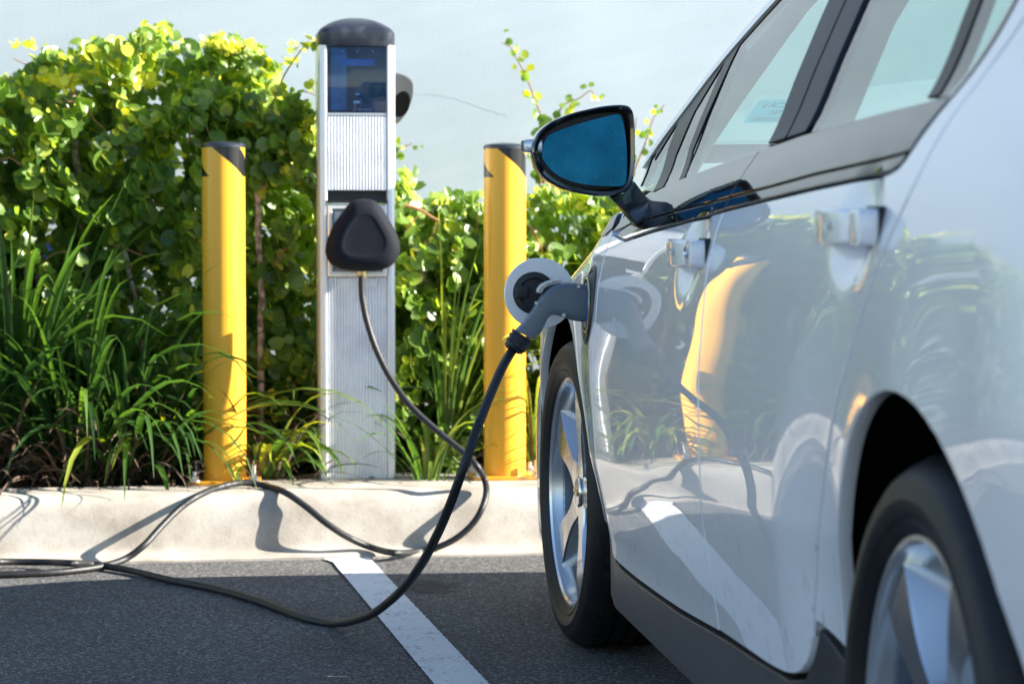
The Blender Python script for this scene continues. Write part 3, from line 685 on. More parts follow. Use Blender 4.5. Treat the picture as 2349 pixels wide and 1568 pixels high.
TRIM = curve2([(2.5631, .953), (2.5984, 1.013), (2.6601, 1.0918), (2.6793, 1.14), (2.66, 1.20), (2.58, 1.26)])
for side in (1, -1):
    st = .013 if side == 1 else .05
    k = dict(side=side)
    fl_ = [(-.40, .69)] + arch(0, -4, 184) + [(.44, .30), (.575, .292)] + FD[::-1][1:] + [(.36, .905), (.33, zs(.33)), (.2, zs(.2)), (.1, zs(.1)), (0, zs(0)), (-.1, zs(-.1)), (-.2, zs(-.2)), (-.3, zs(-.3))]
    fl_ = [(-.40, .30)] + arch(0, -3, 183) + fl_[fl_.index((.44, .30)):] + [(-.40, zs(-.40))]
    panel('front_fender', fl_, M['paint'], car, st, **k)
    fd = panel('front_door', FD + FDB + BS + bl(.6, 1.55)[::-1], M['paint'], car, st, **k)
    rdp = RDB + RS[1:] + [(2.75, rail(2.75)-.03), (2.62, rail(2.62)-.035)] + TRIM[::-1] + bl(1.60, 2.55)[::-1] + BS[::-1]
    rd = panel('rear_door', [p for i, p in enumerate(rdp) if i == 0 or (Vector(p)-Vector(rdp[i-1])).length > 1e-4], M['paint'], car, st, **k)
    qp = [(2.31, .372)] + arch(2.685, 8, 176) + [(3.35, .32), (3.46, .6), (3.46, 1.02), (3.3, rail(3.3)-.012), (3.0, rail(3.0)-.012), (2.80, rail(2.80)-.012)] + RS[::-1][:-3]
    qp = arch(2.685, 8, 176) + [(3.35, .32), (3.46, .6), (3.46, 1.02), (3.3, rail(3.3)-.012), (3.0, rail(3.0)-.012), (2.80, rail(2.80)-.012)] + RS[::-1][:-8] + [(2.21, .392)]
    panel('rear_quarter_panel', qp, M['paint'], car, st, **k)
    # side sill, in two pieces' outline
    sill = [(.395, .298), (.40, .16), (2.27, .16), (2.295, .35), (2.205, .388), (2.17, .345), (2.13, .312), (2.06, .298), (1.85, .288), (1.62, .280), (1.26, .262), (.88, .252), (.64, .252), (.60, .258), (.578, .282)]
    panel('side_sill', sill, M['sill_plastic'], car, max(st, .02), off=-.004, depth=.04, **k)
    # belt moulding, gloss black, upper slope and lower shelf
    for a, b in ((.70, 1.592), (1.592, 2.60)):
        up = [p for p in BU if a-.05 < p[0] <= b+.001]; mid = [p for p in BM if a-.05 < p[0] <= b+.001]; lw = [p for p in BL if a <= p[0] <= b+.001]
        if a < 1: pl = [(.515, .860), (.60, .915), (.69, .935)] + up + mid[::-1]+[(.62, .868)]
        else: pl = up + [(2.60, 1.018), (2.578, .985)] + mid[::-1]
        if b > 2: pass
        panel('belt_panel', pl, M['belt_gloss'], car, max(st, .02), off=.002, depth=.012, gap=.0012, **k)
        if a < 1: pl = [(.62, .866)]+mid + lw[::-1] + [(.60, .853)]
        else: pl = mid + [(2.560, .953), (2.548, .9435)] + [q for q in lw[::-1] if q[0] < 2.53]
        panel('belt_strip', pl, M['belt_gloss'], car, max(st, .02), off=.001, depth=.012, gap=.0012, **k)
    # window frames and pillars
    topz = lambda u: rail(u)-.035
    tops = lambda a, b, n=10: [(a+(b-a)*i/n, topz(a+(b-a)*i/n)) for i in range(n+1)]
    tops2 = lambda a, b, d, n=10: [(a+(b-a)*i/n, topz(a+(b-a)*i/n)+d) for i in range(n+1)]
    panel('window_frame', [tops2(.46, 2.62, .012, 40) + tops2(2.62, .46, -.004, 40),
                           [(.70, .930), (.80, .938), (.745, 1.0), (.755, 1.074), (.86, 1.165), (.82, 1.18), (.60, 1.08), (.615, 1.01)], [(.425, 1.016), (.447, 1.0165), (.49, .943), (.472, .943)],
                           [(.845, 1.185), (.855, 1.005), (.928, .9475), (.988, .952), (.915, 1.005), (.93, 1.203)],
                           [(.50, .99), (.60, 1.055), (.88, 1.165), (.86, 1.185), (.74, 1.145), (.60, 1.085), (.46, 1.03)],
                           [(2.445, 1.30), (2.462, 1.0165), (2.520, 1.0185), (2.505, 1.29)]] , M['frame'], car, .03, off=-.002, **k)
    panel('pillar_trim', [(1.585, topz(1.6)), (1.617, .99), (1.735, .995), (1.735, topz(1.735))], M['pillar'], car, .03, off=.001, **k)
    panel('pillar_trim', [(1.738, topz(1.738)), (1.738, .995), (1.862, 1.0), (1.872, topz(1.872))], M['pillar'], car, .03, off=.001, **k)
    panel('trim_strip', curve2([(2.558, .957), (2.5984, 1.013), (2.6601, 1.0918), (2.6793, 1.14), (2.66, 1.20), (2.58, 1.26)]) + curve2([(2.57, 1.25), (2.645, 1.195), (2.664, 1.14), (2.644, 1.095), (2.583, 1.018), (2.543, .963)]), M['black_gloss'], car, .02, off=.0015, gap=.0004, **k)
    gl = panel('front_window', [(.925, 1.205)] + [(.958, .953), (1.30, .972), (1.617, .988), (1.585, topz(1.6))] + tops(1.55, 1.0, 6), M['glass'], car, .025 if side == 1 else .08, off=-.004, depth=0, edge=0, gap=0, **k)
    panel('quarter_window', [(.40, .99), (.46, .942), (.70, .934), (.94, .949), (.90, 1.17), (.86, 1.165), (.60, 1.06)], M['glass'], car, .025, off=-.004, depth=0, edge=0, gap=0, **k)
    panel('rear_window', [(1.872, topz(1.872)), (1.865, 1.0), (2.3248, 1.0132), (2.462, 1.0165), (2.445, topz(2.445))] + tops(2.40, 1.92, 5), M['glass'], car, .025 if side == 1 else .08, off=-.004, depth=0, edge=0, gap=0, **k)
    panel('rear_quarter_window', [(2.505, topz(2.505)), (2.520, 1.018), (2.575, 1.02), (2.644, 1.098), (2.664, 1.14), (2.645, 1.195), (2.575, topz(2.575))], M['glass'], car, .025, off=-.004, depth=0, edge=0, gap=0, **k)
    # rail over the windows
    rl = [(u, rail(u)) for u, z in RAIL[:10]]
    rr = [(.40+2.45*i/40, rail(.40+2.45*i/40)) for i in range(41)]
    panel('roof_rail', rr + [(u, z-.024) for u, z in rr[::-1]], M['paint'], car, .02, off=.001, depth=.02, gap=0, edge=.001, **k)
    # dark structure behind the shut lines
    panel('body_shell', [(.60, .20)] + [(.60, .85), (1.592, .89), (2.60, .94), (2.62, .80), (2.40, .66), (2.2, .45), (2.15, .20)], M['liner'], car, .05, off=-.022, depth=0, edge=0, gap=0, **k)
    panel('body_shell', [(.42, .20), (.60, .20), (.60, .85), (.30, .80), (.42, .55)], M['liner'], car, .05, off=-.09, depth=0, edge=0, gap=0, **k)
    if side == 1: FRONT_DOOR, REAR_DOOR = fd, rd

def mir(p): return Vector((-(2*YC)-p.x, p.y, p.z))
# bonnet, windscreen, roof, tail as lofted sheets
def hoodf(a, v):
    u = -.40+.78*a; s_ = 2*v-1; ye = Yf(u, zs(u)) if u < .40 else Yf(u, zs(u)); z0 = zs(u)
    w_ = (ye-YC)*s_; t = (ye-YC)-abs(w_)
    return L(u, YC+w_, z0+.055*(1-math.exp(-t/.06))+.03*(1-s_*s_))
m = MB(); m.grid(hoodf, 30, 80); m.build('bonnet', M['paint'], car, angle=80)
def nose(a, v):     # a: 0..1 across the front round the nose, v: up
    ph = math.pi*a; ye = Yf(-.40, .5+.2*v)*1.0
    hw_ = (ye-YC); sx = math.copysign(abs(math.cos(ph))**.55, math.cos(ph)); sy = abs(math.sin(ph))**.8
    zt_ = zs(-.40)-.06*sy; z = .17+(zt_-.17)*v; bulge = math.sin(math.pi*min(1, v*1.0))*.05
    return L(-.40-(.50+bulge)*sy, YC+hw_*sx, z)
m = MB(); m.grid(nose, 60, 14); m.build('front_bumper', M['paint'], car, angle=80)
def nosetop(a, v):
    ph = math.pi*a; hw_ = Yf(-.40, zs(-.40))-YC; r = 1-v; sx = math.copysign(abs(math.cos(ph))**.55, math.cos(ph)); sy = abs(math.sin(ph))**.8
    b0 = nose(a, 1); c = L(-.40, YC+hw_*sx, zs(-.40)); q = b0.lerp(c, v); s_ = abs(sx)
    top = hoodf(0, .5+.5*sx); q = b0.lerp(top, v); q.z += .03*math.sin(math.pi*v)*sy; return q
m = MB(); m.grid(nosetop, 60, 10); m.build('bonnet_lip', M['paint'], car, angle=80)
def wsf(a, v):
    t = a; u = .38+.96*t; z = rail(u); ye = Yf(u, z)+.0; s_ = 2*v-1
    return L(u-.20*(1-s_*s_)*(1-.35*t), YC+(ye-YC)*s_, z+.012*(1-s_*s_))
m = MB(); m.grid(wsf, 24, 30); wsh = m.build('windscreen', M['glass'], car, angle=80)
m = MB()
for vv in (.0, 1.):
    pass
m.grid(lambda a, v: wsf(a, v*.035)+Vector((0, 0, -.004)), 24, 2); m.grid(lambda a, v: wsf(a, 1-v*.035)+Vector((0, 0, -.004)), 24, 2); m.grid(lambda a, v: wsf(a*.07, v)+Vector((0, 0, -.005)), 2, 30)
m.build('windscreen_border', M['rubber_seal'], wsh)
def rooff(a, v):
    u = 1.34+1.66*a; z = rail(u); ye = Yf(u, z); s_ = 2*v-1; ub = (1-.35)*.20
    return L(u-.13*(1-s_*s_)*(1-a), YC+(ye-YC)*s_, z+(.012+.03*math.sin(math.pi*min(1, a*1.2+.0)) )*(1-s_*s_))
m = MB(); m.grid(rooff, 30, 30); m.build('roof', M['paint'], car, angle=80)
m = MB(); m.grid(lambda a, v: rooff(a, .05+.9*v)+Vector((0, 0, -.035)), 12, 12); m.build('headliner', M['trim_cloth'], car, angle=80)
def rgf(a, v):
    u = 3.0+.46*a; z = rail(u); ye = Yf(u, z); s_ = 2*v-1
    return L(u+.02*(1-s_*s_), YC+(ye-YC)*s_, z+.02*(1-s_*s_)*(1-a))
m = MB(); m.grid(rgf, 10, 20); m.build('rear_glass', M['glass'], car, angle=80)
def tailf(a, v):
    ph = math.pi*a; hw_ = Yf(3.40, .5)-YC-.02; sx = math.copysign(abs(math.cos(ph))**.4, math.cos(ph)); sy = abs(math.sin(ph))**.7
    return L(3.42+.20*sy, YC+hw_*sx, .20+.86*v)
m = MB(); m.grid(tailf, 40, 12); m.build('rear_bumper', M['paint'], car, angle=80)
for s_ in (0, 1):
    m = MB(); m.grid(lambda a, v: tailf((a*.22+.01) if s_ == 0 else 1-(a*.22+.01), .72+.2*v)*1.0+Vector((0, -.006, 0)), 10, 4); m.build('tail_lamp', M['tail_red'], car)
# head lamps
for s_ in (0, 1):
    m = MB(); m.grid(lambda a, v: nose((a*.25+.06) if s_ == 0 else 1-(a*.25+.06), .80+.17*v)+Vector((0, .006, 0)), 10, 4); m.build('headlight', M['clear_lamp'], car)
m = MB(); m.grid(lambda a, v: nose(.33+.34*a, .38+.36*v)+Vector((0, .006, 0)), 12, 6); m.build('front_grille', M['black_gloss'], car)
# floor and wheel housings
m = MB(); m.box(L(1.5, YC, .20), (.80, 1.9, .02)); m.build('floor', M['liner'], car, smooth=False)
for c in (0, 2.685):
    for sd in (1, -1):
        m = MB(); V = []; n = 28
        for i in range(n+1):
            a = R(-15+210*i/n)
            for rr_, yy in ((.390, Yf(c-.39*math.cos(a), .33+.39*math.sin(a))-.007), (.398, -.04), (.398, -.30), (.05, -.30)):
                y = yy if sd == 1 else 2*YC-yy; V.append(L(c-rr_*math.cos(a), y, .33+rr_*math.sin(a)))
        m.add(V, [(4*i+k_, 4*i+4+k_, 4*i+5+k_, 4*i+1+k_) for i in range(n) for k_ in (0, 1, 2)]); m.build('wheel_housing', M['liner'], car)

# --- wheels
def make_wheel():
    w_ = empty('wheel', parent=car)
    m = MB(); x0 = 0.0
    pr = [(.232, .012), (.236, .003), (.243, -.003), (.252, -.008), (.254, -.0055), (.258, -.0095), (.275, -.0125), (.277, -.011), (.292, -.0095), (.303, -.002), (.312, .010), (.3175, .020), (.3195, .030)]
    for g in (.052, .083, .114, .145): pr += [(.320, g), (.320, g+.001), (.313, g+.0015), (.313, g+.0085), (.320, g+.009)]
    pr += [(.3195, .17), (.314, .19), (.29, .205), (.25, .205), (.232, .195)]
    m.lathe(pr, 120, axis='x'); ty = m.build('tyre', M['tyre'], w_, angle=40)
    # shoulder blocks
    m = MB()
    for i in range(60):
        a = 2*math.pi*i/60; q = []
        for (r_, x_, da) in ((.3215, .028, 0), (.3215, .05, .01), (.3215, .05, .075), (.3215, .028, .065), (.3135, .0125, .055), (.3135, .0125, -.005)):
            q.append(Vector((x_, r_*math.cos(a+da), r_*math.sin(a+da))))
        m.add(q, [(0, 1, 2, 3), (0, 3, 4, 5)])
    m.build('tread_blocks', M['tyre'], w_, angle=20, fixn=False)
    m = MB(); m.lathe([(.205, .15), (.2125, .14), (.214, .09), (.214, .05), (.2185, .029)], 72, axis='x'); m.build('rim_barrel', M['barrel'], w_)
    m = MB()
    m.lathe([(.2175, .032), (.2235, .018), (.227, .010), (.2275, .006), (.232, .0015), (.2375, .002), (.2385, .006), (.236, .012), (.23, .02)], 96, axis='x')
    # five spokes
    for s_ in range(5):
        a = R(90+72*s_+4); ca, sa = math.cos(a), math.sin(a); loops = []
        for t in range(15):
            q = t/14; r_ = .030+(.2225-.030)*q
            w2 = .021+.010*(1-ss(0, .35, q))+.022*ss(.3, 1, q)**1.2
            d = .024-.011*ss(0, .8, q)
            deep = d+.030+.02*q
            wl_ = .020*ss(.1, .4, q)+.002; deep = d+.046; sec = [(-w2-wl_, deep), (-w2-.003, d+.004), (-w2, d), (w2, d), (w2+.003, d+.004), (w2+wl_, deep)]
            loops.append([(x_, r_*ca-y_*sa, r_*sa+y_*ca) for y_, x_ in sec])
        f0 = len(m.f); m.loft(loops); nn_ = len(loops[0])
        for fi in range(f0, len(m.f)-2):
            if (fi-f0) % nn_ in (1, 2, 3): m.mi[fi] = 1
        # lug pocket between spokes
    m.lathe([(.062, .060), (.062, .036), (.055, .030), (.034, .027), (.030, .027)], 40, axis='x')
    rim = m.build('rim', [M['silver'], M['polished']], w_, angle=22)
    m = MB(); m.lathe([(.031, .030), (.031, .021), (.028, .0185), (.0001, .0165)], 40, axis='x'); hcap = m.build('hub_cap', M['polished'], w_)
    m = MB(); m.box((.0158, 0, 0), (.0015, .017, .0042)); m.box((.0158, 0, 0), (.0015, .006, .0065)); m.build('emblem', M['gold'], w_, smooth=False)
    for s_ in range(5):
        m = MB(); a = R(90+36+72*s_+4); m.lathe([(.0001, .026), (.0085, .026), (.0105, .034), (.0105, .0265), (.0115, .0265)], 14, axis='x', c=(.005, .045*math.cos(a), .045*math.sin(a)))
        m.build('lug_recess', M['black_plastic'], w_)
    m = MB(); m.lathe([(.06, .085), (.145, .085), (.145, .105), (.06, .105)], 48, axis='x', closed=True); m.lathe([(.212, .15), (.0001, .16)], 40, axis='x', mi=1); m.build('brake_disc', [M['brake'], M['liner']], w_)
    return w_
def tyre_mat():
    m_ = mat('tyre_rubber', (.007, .0075, .010), .5, bump=(260, .0006), var=(22, (.016, .014, .012), .5, .7), Specular_IOR_Level=.3); return m_
M['tyre'] = tyre_mat()
wheel = make_wheel(); wheel.location = L(0, 0, .32); wheel.rotation_euler = (R(11), 0, R(2.6))
def wcopy(src, name='wheel'):
    c = src.copy(); C.objects.link(c); c.parent = car
    for ch in src.children: d = ch.copy(); C.objects.link(d); d.parent = c
    return c
w3 = wcopy(wheel); w3.location = L(2.685, .0, .32); w3.rotation_euler = (R(26), 0, 0)
for u, a in ((0, 30), (2.685, 50)):
    q = wcopy(wheel); q.location = L(u, 2*YC, .32); q.rotation_euler = (R(a), 0, math.pi)

# --- door handles
def handle(parent, u, z, key):
    m = MB(); n = 16; loops = []
    for i in range(n+1):
        t = i/n; uu = u-.105+.21*t; o_ = .040*math.sin(math.pi*min(1, max(0, t*1.0)))**.35 if 0 < t < 1 else 0
        yy = Yf(uu, z-.07)*.0+P(z-.043*(uu-1.59)); yy = yy+.002+o_*.72 - .006
        hz = .0185+.003*math.sin(math.pi*t); th = .0065
        loops.append([L(uu, yy+a, z+b) for a, b in rrect(th, hz, .0055, 4)])
    m.loft(loops); h_ = m.build('door_handle', M['paint'], parent)
    # rear escutcheon the pull ends in
    m = MB(); uu = u+.118; y0 = P(z-.043*(uu-1.59))
    loops = [[L(uu+a*s_, y0+d, z+b*s_) for a, b in rrect(.026, .0205, .008, 4)] for d, s_ in ((-.012, 1), (.017, 1), (.0235, .93), (.025, .75))]
    m.loft(loops); m.build('handle_base', M['paint'], h_)
    m = MB(); m.loft([[L(uu+a, y0+d, z+b) for a, b in rrect(.0290, .0232, .009, 4)] for d in (-.012, .0035)]); m.build('handle_gasket', M['rubber_seal'], h_)
    m = MB(); m.lathe([(.0001, 0), (.0035, .0), (.0045, -.0025), (.006, -.003)], 16, axis='x', c=L(u+.03, y0+.0315, z+.002)); m.build('touch_button', M['chrome'], h_)
    if key:
        m = MB(); m.lathe([(.0001, .001), (.007, .001), (.009, -.003), (.0105, -.0035)], 20, axis='x', c=L(u+.118, y0+.0255, z+.002)); m.build('key_lock', M['chrome'], h_)
handle(FRONT_DOOR, 1.42, .834, True); handle(REAR_DOOR, 2.41, .877, False)

# --- wing mirror (left)
def pt3(x, y): return (1118.3+x*.4391, 172+y*.4391)
def on_plane(px, py, u):
    r = Vector(ray(px, py)); o = Vector((0, 0, H)); c = HUB-F_*u; t = (c-o).dot(F_)/r.dot(F_); w_ = o+r*t; q = w_-HUB
    return (-(q.dot(Vector((math.cos(TH), math.sin(TH), 0)))), w_.z)     # (y, z)
U0 = .80
ho = [pt3(*p) for p in [(228, 410), (230, 372), (245, 335), (270, 292), (325, 248), (380, 222), (450, 196), (530, 177), (600, 163), (670, 156), (720, 158), (748, 172), (762, 205), (768, 260), (770, 340), (771, 430), (765, 520), (752, 572), (725, 610), (680, 628), (600, 635), (530, 628), (460, 615), (400, 600), (345, 575), (300, 545), (268, 510), (243, 462)]]
gp_ = [pt3(*p) for p in [(289, 430), (291, 385), (300, 350), (322, 317), (360, 297), (430, 270), (520, 243), (600, 222), (660, 208), (687, 207), (700, 222), (712, 265), (722, 330), (727, 400), (728, 470), (724, 545), (712, 572), (690, 581), (640, 581), (570, 578), (500, 570), (430, 552), (380, 530), (340, 500), (308, 463)]]
hy = [on_plane(*p, U0) for p in ho]; gy = [on_plane(*p, U0) for p in gp_]
def closed(ps, n=3): return [tuple(v[:2]) for v in catmull([Vector((a, b, 0)) for a, b in ps+[ps[0]]], n)][:-1]
hy = closed(hy); gy = closed(gy)
mc = Vector((sum(p[0] for p in hy)/len(hy), sum(p[1] for p in hy)/len(hy)))
def mlp(ps, s_, u): return [L(u, (a-mc.x)*s_+mc.x, (b-mc.y)*s_+mc.y) for a, b in ps]
m = MB(); m.loft([mlp(hy, .90, U0+.006), mlp(hy, .955, U0+.010), mlp(hy, .985, U0+.008), mlp(hy, 1.0, U0), mlp(hy, 1.0, U0-.012), mlp(hy, .985, U0-.05), mlp(hy, .93, U0-.085), mlp(hy, .80, U0-.115), mlp(hy, .60, U0-.135), mlp(hy, .30, U0-.145)], caps=False)
wm = m.build('wing_mirror', M['black_gloss'], car, angle=60)
m = MB(); m.loft([mlp(hy, .902, U0+.0055), mlp(hy, .88, U0-.004), mlp(hy, .84, U0-.018), mlp(hy, .4, U0-.018)], caps=False); m.build('mirror_bezel', M['black_plastic'], wm, angle=30)
m = MB(); g0 = [L(U0-.004-(a-mc.x)*.085-(b-mc.y)*.03, a, b) for a, b in gy]; g1 = [v+Vector((0, .005, 0)) for v in g0]; m.loft([g1, g0]); m.build('mirror_glass', M['mirror'], wm, smooth=False)
# signal lamp at the outer end
sy, sz = on_plane(*pt3(218, 372), U0-.03)
m = MB(); m.loft([[L(U0-.03+a, sy+.010*k_+.004, sz+b) for a, b in rrect(.022, .012*(1-.25*max(0, k_)), .006, 3)] for k_ in (-2.4, -.6, .3, .8)]); m.build('turn_signal', M['clear_lamp'], wm)
# foot
fy = [on_plane(*pt3(*p), U0-.03) for p in [(610, 612), (680, 640), (705, 700), (748, 778), (775, 770), (850, 655), (800, 615), (745, 560), (700, 560)]]
m = MB()
topl = [(640, 590), (700, 560), (745, 560), (765, 590), (700, 640), (650, 640)]
def ring(pix, us): return [L(u_, *on_plane(x_, y_, u_)) for (x_, y_), u_ in zip(pix, us)]
m.loft([ring([pt3(622, 618), pt3(700, 640), pt3(770, 560), pt3(735, 540)], [.80, .80, .72, .72]),
        ring([pt3(660, 662), pt3(730, 700), pt3(800, 600), pt3(752, 575)], [.80, .82, .73, .72]),
        ring([pt3(698, 712), pt3(760, 755), pt3(838, 650), pt3(795, 615)], [.78, .83, .75, .70]),
        ring([pt3(742, 765), pt3(768, 778), pt3(858, 668), pt3(840, 640)], [.74, .84, .78, .70]),
        ring([pt3(752, 785), pt3(775, 790), pt3(885, 690), pt3(870, 650)], [.72, .84, .80, .70])])
m.build('mirror_foot', M['foot'], wm, angle=50)
m = MB(); m.tube([L(.86, *on_plane(*pt3(742, 582), .86)), L(.86, *on_plane(*pt3(840, 655), .86))], .0012, 6); 
# glossy cowl trim on the fender
panel('fender_trim', [(.27, .86), (.37, .892), (.45, .90), (.50, .868), (.44, .850), (.33, .847)], M['belt_gloss'], car, .015, off=.003, depth=.01)

# --- charge port in the left fender, its round flap, and the socket
pu, pzv, pr_ = .432, .722, .073
m = MB(); V = []; n = 40
def pring(r_, dy): return [L(pu+r_*math.cos(2*math.pi*i/n), Yf(pu+.0*r_, pzv)+dy+(Yf(pu+r_*math.cos(2*math.pi*i/n), pzv+r_*math.sin(2*math.pi*i/n))-Yf(pu, pzv))*(1 if r_ > .06 else .3), pzv+r_*math.sin(2*math.pi*i/n)) for i in range(n)]
m.loft([pring(pr_, .0035), pring(pr_+.003, .001), pring(pr_-.004, .0045), pring(pr_-.010, .001), pring(pr_-.016, -.0)], caps=False)
m.loft([pring(pr_-.016, 0), pring(pr_-.02, .0035), pring(.0005, .004)], caps=False)
cpt = m.build('charge_port', M['black_plastic'], car, angle=40)
m = MB(); m.tube(pring(pr_-.022, .0055)+[pring(pr_-.022, .0055)[0]], .0018, 6, caps=False); m.build('port_ring', M['gold'], cpt)
m = MB(); m.loft([pring(pr_-.030, .006), pring(pr_-.032, .0075), pring(.001, .008)]); m.build('port_label', M['display_blue'], cpt)
fu = .352; fcy, fcz = on_plane(1238, 673, fu); fr = .0685
m = MB()
def fring(r_, du, cy=0, cz=0): return [L(fu+du, fcy+cy+r_*math.cos(2*math.pi*i/48), fcz+cz+r_*math.sin(2*math.pi*i/48)) for i in range(48)]
m.loft([fring(.02, -.011), fring(fr-.004, -.010), fring(fr, -.005), fring(fr, -.002), fring(fr-.0015, 0), fring(.02, .0003), fring(.0005, .0003)]); flap = m.build('charge_flap', M['paint'], car, angle=30)
m = MB(); cy_, cz_ = .011, .001
m.loft([fring(.041, .0004, cy_, cz_), fring(.040, .004, cy_, cz_), fring(.030, .006, cy_, cz_), fring(.026, .003, cy_, cz_), fring(.0005, .003, cy_, cz_)]); m.box(L(fu+.009, fcy+.035, fcz+.003), (.013, .005, .012), bev=.003); m.build('flap_boss', M['black_plastic'], flap, angle=35)
m = MB(); m.tube([L(fu-.004, fcy-.055, fcz), L(fu-.0, fcy-.085, fcz), L(fu+.01, -.015, fcz)], .008, 10); m.build('flap_hinge', M['black_plastic'], flap)

# --- cabin
def seat(u, y):
    m = MB(); lo = []
    for z, w_, t, du in ((.45, .22, .07, 0), (.6, .24, .07, .03), (.8, .23, .06, .07), (.98, .19, .05, .11), (1.04, .12, .03, .12)):
        lo.append([L(u+du+b, y+a, z) for a, b in rrect(w_, t, min(t, .05)*.9, 4)])
    m.loft(lo); lo = []
    for z, w_ in ((1.06, .09), (1.09, .125), (1.15, .125), (1.19, .08)): lo.append([L(u+.11+b, y+a, z) for a, b in rrect(w_, .04, .035, 4)])
    m.loft(lo); m.tube([L(u+.12, y-.05, 1.0), L(u+.11, y-.05, 1.1)], .006, 8); m.tube([L(u+.12, y+.05, 1.0), L(u+.11, y+.05, 1.1)], .006, 8)
    m.box(L(u-.22, y, .42), (.24, .26, .08), bev=.04)
    m.build('car_seat', M['seat'], car)
for y in (YC+.36, YC-.36): seat(1.60, y)
for y in (YC+.33, YC-.33): seat(2.55, y)
m = MB()
def dashf(a, v): 
    s_ = 2*v-1; u = .42+.36*a-.15*(1-s_*s_)*(1-a); return L(u, YC+.74*s_, .955+.012*math.sin(math.pi*a)-.04*a*a)
m.grid(dashf, 8, 20); m.grid(lambda a, v: dashf(1, v)+Vector((0, -.02*a, -.35*a)), 4, 20); m.build('dashboard', M['dash'], car, angle=60)
m = MB(); m.lathe([(.185+.014*math.cos(R(a)), .014*math.sin(R(a))) for a in range(0, 360, 45)], 40, axis='z', closed=True); m.box((0, 0, -.01), (.18, .02, .012)); m.box((0, -.0, -.02), (.05, .05, .025), bev=.01)
sw = m.build('steering_wheel', M['seat'], car); sw.location = L(.98, YC+.36, .86); sw.rotation_euler = (R(65), 0, 0)
# inner pillar trims (near side) : windscreen pillar and centre pillar
def ipil(pts, w_, name='inner_pillar_trim'):
    for sd in (1, -1):
        m = MB(); lo = []
        for u, z in pts:
            y = Yf(u, z)-.012; y2 = y-w_*(1-.45*ss(.6, 1.3, u))
            q = [(0, y), (.03, y-.01), (.035, y2), (-.02, y2-.01), (-.03, y-.02)]
            lo.append([L(u+a, b if sd == 1 else 2*YC-b, z) for a, b in q])
        m.loft(lo); m.build(name, M['trim_cloth'], car)
ipil([(.50, .95), (.56, 1.02), (.66, 1.08), (.88, 1.165), (1.05, 1.225), (1.30, 1.29)], .075)
for sd in (1, -1):
    m = MB(); lo = []
    for z, a, b in ((.70, 1.58, 1.87), (1.0, 1.60, 1.85), (1.15, 1.60, 1.84), (1.31, 1.56, 1.90)):
        y = Yf(1.7, z)-.014; lo.append([L(u, q if sd == 1 else 2*YC-q, z) for u, q in ((a, y), (a+.02, y-.05), (b-.02, y-.05), (b, y))])
    m.loft(lo); m.build('inner_pillar_trim', M['trim_cloth'], car)
for sd in (1, -1):
    m = MB()
    def dtrim(a, v):
        u = .62+1.60*a; z = .35+(.60+.04*(u-1.0))*v; y = Yf(u, min(z, .94))-.05-.02*v; return L(u, y if sd == 1 else 2*YC-y, z)
    m.grid(dtrim, 30, 8); m.build('inner_door_trim', M['seat'], car)
# permit sticker on the windscreen
def wpt(s_, t_): return wsf(t_, s_)
stp = [wpt(v_, t_)+Vector((0, -.003, -.004)) for v_, t_ in ((.90, .16), (.825, .16), (.825, .26), (.90, .26))]
m = MB(); m.add(stp, [(0, 1, 2, 3)]); stk = m.build('permit_sticker', M['sticker'], wsh, smooth=False)
ex = (stp[1]-stp[0]); ey = (stp[3]-stp[0])
def stick_text(txt, a, b, h_, m_):
    cu = bpy.data.curves.new('sticker_text', 'FONT'); cu.body = txt; cu.size = h_; cu.extrude = .0001; cu.shear = .3
    tmp = bpy.data.objects.new('sticker_text_source', cu); me_ = bpy.data.meshes.new_from_object(tmp); bpy.data.objects.remove(tmp)
    o = bpy.data.objects.new('sticker_text', me_); C.objects.link(o); o.data.materials.append(m_); o.parent = wsh
    X = ex.normalized(); Yv = (ey-X*ey.dot(X)).normalized(); Z = X.cross(Yv)
    p_ = stp[0]+ex*a+ey*b+Vector((0, -.001, -.002)); mt = Matrix((X, Yv, Z)).transposed().to_4x4(); mt.translation = p_; o.matrix_local = mt
stick_text('UCSB', .08, .72, .030, M['sticker_ink']); stick_text('SB', .30, .42, .026, M['sticker_ink'])
m = MB(); m.add([stp[0]+ex*a+ey*b+Vector((0, -.0012, -.0015)) for a, b in ((.1, .1), (.75, .1), (.75, .3), (.1, .3))], [(0, 1, 2, 3)]); m.build('sticker_panel', M['sticker_pale'], wsh, smooth=False)

